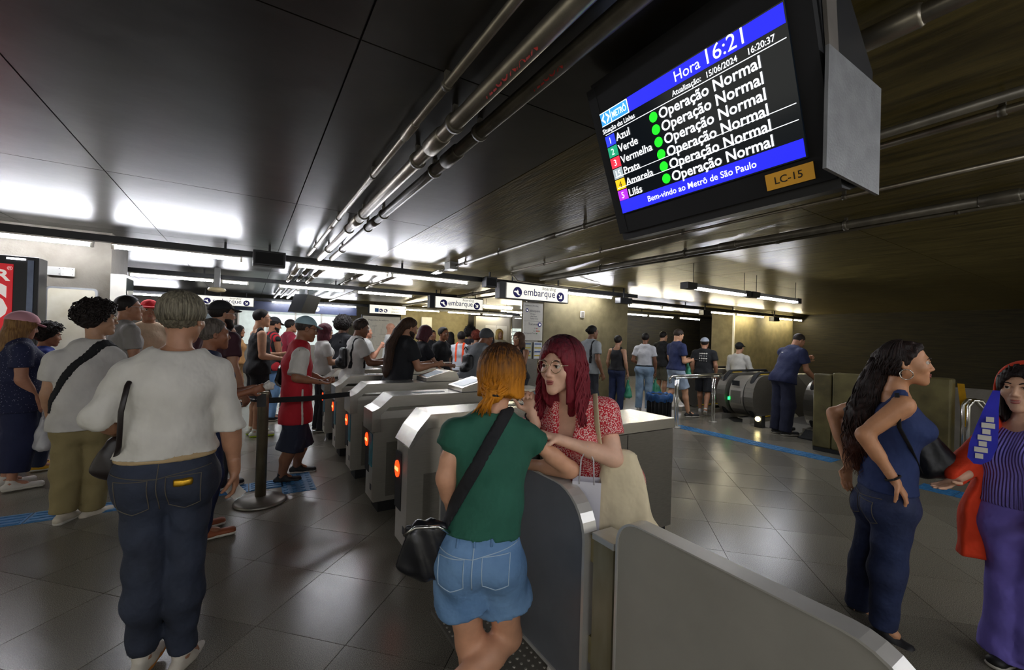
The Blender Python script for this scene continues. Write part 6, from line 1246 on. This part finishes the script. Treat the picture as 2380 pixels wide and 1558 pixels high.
o = empty('purse', (-0.474, 2.445, 0.876), math.radians(11), 'dark brown leather purse under the white blouse woman\'s left arm', 'bag')
F_ = Field((-.17, -.09, -.02), (.17, .09, .26), .010); F_.cone((0, 0, .04), (.02, 0, .15), (.075, .04), (.05, .03), .03, side=(1, 0, 0)); F_.wrinkle(.006, 24, 30); np_mesh('pouch', [F_.mesh()], mat('brown_leather', '1c1312', .45, var=.2), o)
MB().tube([(0.07, -0.045, 0.479), (0.036, -0.183, 0.42), (0.019, -0.192, 0.314), (0.017, -0.161, 0.172), (0.006, -0.06, 0.085)], .010, 8, True, .4).build('strap', mat('brown_leather', '1c1312', .45, var=.2), o)
o = MB().box(-.043, .043, -.0015, .0015, -.03, .03).build('ticket_card', mat('pale_card', 'c8c4bc', .4, var=.03)); o.location = (-0.031, 2.454, 0.752); o.rotation_euler = (.5, .9, .4); tag(o, 'pale ticket card in the white blouse woman\'s right hand', 'card')
strap(tee_boy, tee_boy_j, (0.11, 0.086, 1.388), (-0.114, -0.089, 0.953), .026, m_strapblack, 'crossbody_strap', zlo=0.853)
curls(tee_boy_j, tee_boy, hair_mat('1d1614'), 420, seed=41)
curls(curly_child_j, curly_child, hair_mat('1c1412'), 260, seed=42); curls(afro_man_j, afro_man, hair_mat('17110f'), 220, r=(.142, .160, .150), seed=43, big=.010)
curls(auburn_person_j, auburn_person, hair_mat('6a2a1c'), 160, seed=44); curls(spiky_man_j, spiky_man, hair_mat('17110f'), 200, r=(.142, .160, .165), seed=45)
G_ = jersey_man_j; patch(jersey_man, G_, 'Ftop', 'side_piping', m_white, .006, boxr(G_['pel']+V(.1, .02, -.02), (.2, .012, .28)))
w_ = G_['wrR']-unit(G_['wrR']-G_['elR'])*.015; o = MB().box(-.022, .022, -.022, .022, -.02, .02, .006).build('wrist_watch', m_black, jersey_man); o.location = w_
a_, b_ = jersey_man_j['shR'], jersey_man_j['elR']; d_ = unit(b_-a_); o_ = unit(np.cross(d_, V(0, 1, 0)))
for k in (-1, 0, 1): MB().tube([a_+d_*t+V(.062*(1-t*1.2), .028*k, .035-.1*t) for t in (-.02, .03, .08)], .010, 6, True, .4).build('shoulder_stripe', mat('gold_stripe', '9c8a3c', .7), jersey_man)
G_ = long_hair_man_j; hd_ = G_['head']; hh_ = hair_mat('4a3426', '2c1e16')
tl_ = [h2w(G_, (0, -.085, .02)), h2w(G_, (0, -.125, -.10)), G_['chest']+V(0, -.17, .12), G_['chest']+V(0, -.19, -.06), G_['waist']+V(0, -.17, -.02), G_['pel']+V(0, -.16, .06)]
F_ = hair_mesh(G_, 'tied', .008, [(tl_[0], tl_[1], .06, .055), (tl_[1], tl_[2], .055, .06), (tl_[2], tl_[3], .06, .058), (tl_[3], tl_[4], .058, .045), (tl_[4], tl_[5], .045, .02)]); np_mesh('hair', [strands(F_, G_, .002).mesh()], hh_, long_hair_man)
chain_locks(long_hair_man, hh_, tl_, [(.06, .05), (.06, .05), (.07, .05), (.07, .05), (.06, .045), (.03, .025)], 90, rad=.007, wav=.018, seed=8)
p_ = Matrix.Rotation(long_hair_man.rotation_euler.z, 4, 'Z') @ Vector(long_hair_man_j['wrR']+unit(long_hair_man_j['wrR']-long_hair_man_j['elR'])*0.15) + long_hair_man.location
o = MB().box(-0.035, 0.035, -0.06, 0.06, -0.004, 0.004, .002).build('ticket_card', mat('pale_card', 'c8c4bc', .4, var=.03)); o.location = p_; o.rotation_euler = (0, 0, long_hair_man.rotation_euler.z+0); tag(o, 'white card held out by the long-haired man', 'card')
p_ = Matrix.Rotation(beanie_woman.rotation_euler.z, 4, 'Z') @ Vector(beanie_woman_j['wrR']+unit(beanie_woman_j['wrR']-beanie_woman_j['elR'])*0.14) + beanie_woman.location
o = MB().box(-0.035, 0.035, -0.065, 0.065, -0.005, 0.005, .002).build('phone', m_white); o.location = p_; o.rotation_euler = (0, 0, beanie_woman.rotation_euler.z+0); tag(o, 'white phone held by the woman with dark red hair', 'phone')
p_ = Matrix.Rotation(navy_tee_man.rotation_euler.z, 4, 'Z') @ Vector(navy_tee_man_j['wrR']+unit(navy_tee_man_j['wrR']-navy_tee_man_j['elR'])*0.14) + navy_tee_man.location
o = MB().box(-0.035, 0.035, -0.065, 0.065, -0.005, 0.005, .002).build('phone', m_black); o.location = p_; o.rotation_euler = (0, 0, navy_tee_man.rotation_euler.z+0); tag(o, 'dark phone held by the tall man in navy t-shirt', 'phone')
p_ = Matrix.Rotation(moustache_man.rotation_euler.z, 4, 'Z') @ Vector(moustache_man_j['wrR']+unit(moustache_man_j['wrR']-moustache_man_j['elR'])*0.14) + moustache_man.location
o = MB().box(-0.06, 0.06, -0.003, 0.003, -0.09, 0.09, .002).build('paper_sheet', mat('grey_paper', 'b4b4b4', .6, var=.05)); o.location = p_; o.rotation_euler = (0.3, 0, moustache_man.rotation_euler.z+-0.6); tag(o, 'small grey printed sheet held up behind the curly-haired young man', 'paper')
m_gbag = mat('green_plastic', '2fa07a', .35, var=.25, scale=22, col2='57b48e', trans=.25); m_wbag = mat('white_plastic', 'd6d6da', .4, var=.08, trans=.15); m_kbag = mat('black_plastic', '101216', .22, var=.3, scale=30)
p_ = Matrix.Rotation(cap_woman.rotation_euler.z, 4, 'Z') @ Vector(cap_woman_j['wrR']+unit(cap_woman_j['wrR']-cap_woman_j['elR'])*.09) + cap_woman.location
o = empty('plastic_bag', p_-Vector((0, 0, 0.400)), cap_woman.rotation_euler.z, 'white plastic bag dangling from the hand of the woman in the pink cap', 'bag')
F_ = Field((-0.14, -0.11800000000000001, -.02), (0.14, 0.11800000000000001, 0.4), .011); F_.cone((0, 0, 0.072), (0, 0, 0.18), (0.11, 0.066), (0.066, 0.0462), .05, side=(1, 0, 0)); F_.cone((0, 0, 0.18), (0, 0, 0.32), 0.044000000000000004, .022, .05); F_.wrinkle(.008, 26, 34, 2.2); np_mesh('bag_body', [F_.mesh()], m_wbag, o)
for s_ in (-1, 1): MB().tube([(s_*.02, 0, 0.304), (s_*.03, 0, 0.36), (0, 0, 0.4)], .008, 6, True, .4).build('handle', m_wbag, o)
p_ = Matrix.Rotation(black_top_woman.rotation_euler.z, 4, 'Z') @ Vector(black_top_woman_j['wrR']+unit(black_top_woman_j['wrR']-black_top_woman_j['elR'])*.09) + black_top_woman.location
o = empty('plastic_bag', p_-Vector((0, 0, 0.500)), black_top_woman.rotation_euler.z, 'slim green plastic bag held by the woman in the black top', 'bag')
F_ = Field((-0.13, -0.11000000000000001, -.02), (0.13, 0.11000000000000001, 0.5), .011); F_.cone((0, 0, 0.10200000000000001), (0, 0, 0.255), (0.1, 0.06), (0.06, 0.042), .05, side=(1, 0, 0)); F_.cone((0, 0, 0.255), (0, 0, 0.42000000000000004), 0.04000000000000001, .022, .05); F_.wrinkle(.008, 26, 34, 2.0); np_mesh('bag_body', [F_.mesh()], m_gbag, o)
for s_ in (-1, 1): MB().tube([(s_*.02, 0, 0.404), (s_*.03, 0, 0.46), (0, 0, 0.5)], .008, 6, True, .4).build('handle', m_gbag, o)
p_ = Matrix.Rotation(white_tee_woman.rotation_euler.z, 4, 'Z') @ Vector(white_tee_woman_j['wrR']+unit(white_tee_woman_j['wrR']-white_tee_woman_j['elR'])*.09) + white_tee_woman.location
o = empty('plastic_bag', p_-Vector((0, 0, 0.500)), white_tee_woman.rotation_euler.z, 'bulging green plastic bag held by the woman in the white t-shirt', 'bag')
F_ = Field((-0.2, -0.166, -.02), (0.2, 0.166, 0.5), .011); F_.cone((0, 0, 0.10200000000000001), (0, 0, 0.255), (0.17, 0.10200000000000001), (0.10200000000000001, 0.0714), .05, side=(1, 0, 0)); F_.cone((0, 0, 0.255), (0, 0, 0.42000000000000004), 0.068, .022, .05); F_.wrinkle(.008, 26, 34, 3.4000000000000004); np_mesh('bag_body', [F_.mesh()], m_gbag, o)
for s_ in (-1, 1): MB().tube([(s_*.02, 0, 0.404), (s_*.03, 0, 0.46), (0, 0, 0.5)], .008, 6, True, .4).build('handle', m_gbag, o)
p_ = Matrix.Rotation(navy_tee_man.rotation_euler.z, 4, 'Z') @ Vector(navy_tee_man_j['wrL']+unit(navy_tee_man_j['wrL']-navy_tee_man_j['elL'])*.09) + navy_tee_man.location
o = empty('plastic_bag', p_-Vector((0, 0, 0.420)), navy_tee_man.rotation_euler.z, 'small green plastic bag held by the tall man in navy', 'bag')
F_ = Field((-0.12, -0.102, -.02), (0.12, 0.102, 0.42000000000000004), .011); F_.cone((0, 0, 0.078), (0, 0, 0.195), (0.09, 0.054), (0.054, 0.0378), .05, side=(1, 0, 0)); F_.cone((0, 0, 0.195), (0, 0, 0.34), 0.036, .022, .05); F_.wrinkle(.008, 26, 34, 1.7999999999999998); np_mesh('bag_body', [F_.mesh()], m_gbag, o)
for s_ in (-1, 1): MB().tube([(s_*.02, 0, 0.324), (s_*.03, 0, 0.38), (0, 0, 0.42000000000000004)], .008, 6, True, .4).build('handle', m_gbag, o)
p_ = Matrix.Rotation(tank_man.rotation_euler.z, 4, 'Z') @ Vector(tank_man_j['wrL']+unit(tank_man_j['wrL']-tank_man_j['elL'])*.09) + tank_man.location
o = empty('plastic_bag', p_-Vector((0, 0, 0.500)), tank_man.rotation_euler.z, 'shiny black rubbish bag carried by the man in the tank top', 'bag')
F_ = Field((-0.23, -0.19000000000000003, -.02), (0.23, 0.19000000000000003, 0.5), .011); F_.cone((0, 0, 0.10200000000000001), (0, 0, 0.255), (0.2, 0.12), (0.12, 0.084), .05, side=(1, 0, 0)); F_.cone((0, 0, 0.255), (0, 0, 0.42000000000000004), 0.08000000000000002, .022, .05); F_.wrinkle(.008, 26, 34, 4.0); np_mesh('bag_body', [F_.mesh()], m_kbag, o)
for s_ in (-1, 1): MB().tube([(s_*.02, 0, 0.404), (s_*.03, 0, 0.46), (0, 0, 0.5)], .008, 6, True, .4).build('handle', m_kbag, o)
patch(white_tee_woman, white_tee_woman_j, 'Fbot', 'belt', m_blackmatt, .010, boxr(white_tee_woman_j['pel']+V(0, 0, .06), (.4, .4, .018)))
patch(grey_cap_man, grey_cap_man_j, 'Ftop', 'back_print', m_white, .006, lambda x, y, z: np.maximum(boxr(grey_cap_man_j['chest']+V(0, -.15, .02), (.085, .12, .11))(x, y, z), .35-np.abs(np.sin(x*70)*np.cos(z*60))))
patch(cleaner, cleaner_j, 'Ftop', 'back_logo', m_white, .006, boxr(cleaner_j['chest']+V(-.07, -.2, .11), (.035, .14, .012)))
for n_, s_ in (('shorts_piping', 0), ): patch(tank_man, tank_man_j, 'Fbot', n_, m_white, .006, lambda x, y, z: np.minimum(np.abs(z-tank_man_j['knR'][2]-.03)-.008, np.abs(z-tank_man_j['knR'][2]-.06)-.006)+0*x+0*y)
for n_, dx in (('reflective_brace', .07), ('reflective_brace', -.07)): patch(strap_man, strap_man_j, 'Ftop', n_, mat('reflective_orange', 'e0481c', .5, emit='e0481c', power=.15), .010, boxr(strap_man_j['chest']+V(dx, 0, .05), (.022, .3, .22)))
strap(polo_man, polo_man_j, polo_man_j['shR']+V(-.06, 0, .03), polo_man_j['pel']+V(.12, 0, .1), .022, m_strapblack, 'backpack_strap', zlo=1.1)
strap(braids_man, braids_man_j, braids_man_j['shR']+V(-.06, 0, .03), braids_man_j['pel']+V(.14, 0, .1), .018, m_strapblack, 'backpack_strap', zlo=1.05)
b_ = MB()
for k in range(7):
    a_ = -.075+.025*k; b_.tube([h2w(braids_man_j, (a_, .09*math.cos(t)-.014, .036+.105*math.sin(t)*math.sqrt(max(.05, 1-(a_/.1)**2)))) for t in [.5+.35*q for q in range(7)]], .007, 6)
b_.build('braids', hair_mat('4a3a30', '15100e'), braids_man)
F_ = Field(beanie_man_j['head']-.17, beanie_man_j['head']+.17, .009); F_.ball(h2w(beanie_man_j, (0, -.016, .03)), (.092, .112, .104), .01, 'add', beanie_man_j['hR']); F_.clip(h2w(beanie_man_j, (0, .0, .005)), unit(-beanie_man_j['hR'][2]+.55*beanie_man_j['hR'][1])); np_mesh('beanie', [F_.mesh()], cloth('4a4c50'), beanie_man)
F_ = Field(polo_man_j['head']-.2, polo_man_j['head']+.2, .009); F_.ball(h2w(polo_man_j, (0, -.125, .03)), .035, .01); np_mesh('hair_bun', [F_.mesh()], hair_mat('15100e'), polo_man)
o = empty('backpack', Matrix.Rotation(beanie_man.rotation_euler.z, 4, 'Z') @ Vector(beanie_man_j['chest']+V(0, -.20, -.26)) + beanie_man.location, beanie_man.rotation_euler.z, 'black backpack on the man in the grey beanie', 'bag')
F_ = Field((-.18, -.12, -.02), (.18, .12, .44), .011); F_.cone((0, .02, .08), (0, .02, .28), (.125, .055), (.10, .045), .04, side=(1, 0, 0)); F_.ball((0, -.035, .12), (.09, .04, .07), .03); np_mesh('pack_body', [F_.mesh()], m_bagblack, o); MB().tube([(-.04, -.02, .38), (0, -.02, .42), (.04, -.02, .38)], .007, 6).build('grab_loop', m_strapblack, o)
o = empty('backpack', Matrix.Rotation(braids_man.rotation_euler.z, 4, 'Z') @ Vector(braids_man_j['chest']+V(0, -.20, -.26)) + braids_man.location, braids_man.rotation_euler.z, 'black backpack low on the young man with braids', 'bag')
F_ = Field((-.18, -.12, -.02), (.18, .12, .44), .011); F_.cone((0, .02, .08), (0, .02, .28), (.125, .055), (.10, .045), .04, side=(1, 0, 0)); F_.ball((0, -.035, .12), (.09, .04, .07), .03); np_mesh('pack_body', [F_.mesh()], m_bagblack, o); MB().tube([(-.04, -.02, .38), (0, -.02, .42), (.04, -.02, .38)], .007, 6).build('grab_loop', m_strapblack, o)
o = empty('mop', (8.30, 3.80, 0), 0, 'long pale handled mop leaning in the cleaner\'s hands', 'mop')
MB().tube([(0, 0, .06), (-.22, -.02, 1.42)], .014, 8).build('handle', mat('pale_wood', 'b8b4a4', .5), o); bx('mop_head', m_blackmatt, o, -.12, .12, -.05, .05, 0.002, .06, .01)
o = empty('dustpan', (7.95, 3.30, 0), 0, 'black upright dustpan with thin handle at the cleaner\'s feet', 'dustpan')
MB().prism([(-.16, .002), (.16, .002), (.16, .10), (.12, .12), (-.05, .03), (-.16, .02)], -.14, .14, 1).build('pan', m_blackmatt, o); MB().tube([(.1, 0, .1), (.05, 0, .75)], .011, 8).build('handle', m_grey, o)
p_ = Matrix.Rotation(short_woman.rotation_euler.z, 4, 'Z') @ Vector(short_woman_j['wrR']+unit(short_woman_j['wrR']-short_woman_j['elR'])*.13) + short_woman.location
F_ = Field((-.07, -.07, -.07), (.07, .07, .07), .007); F_.ball((0, 0, 0), (.04, .035, .035)); F_.lumps(.014, 90); o = np_mesh('snack_wrapper', [F_.mesh()], mat('clear_wrapper', 'c8c4bc', .25, var=.2, scale=40), None); o.location = p_; tag(o, 'crumpled clear wrapper in the hand near the belt post', 'wrapper')
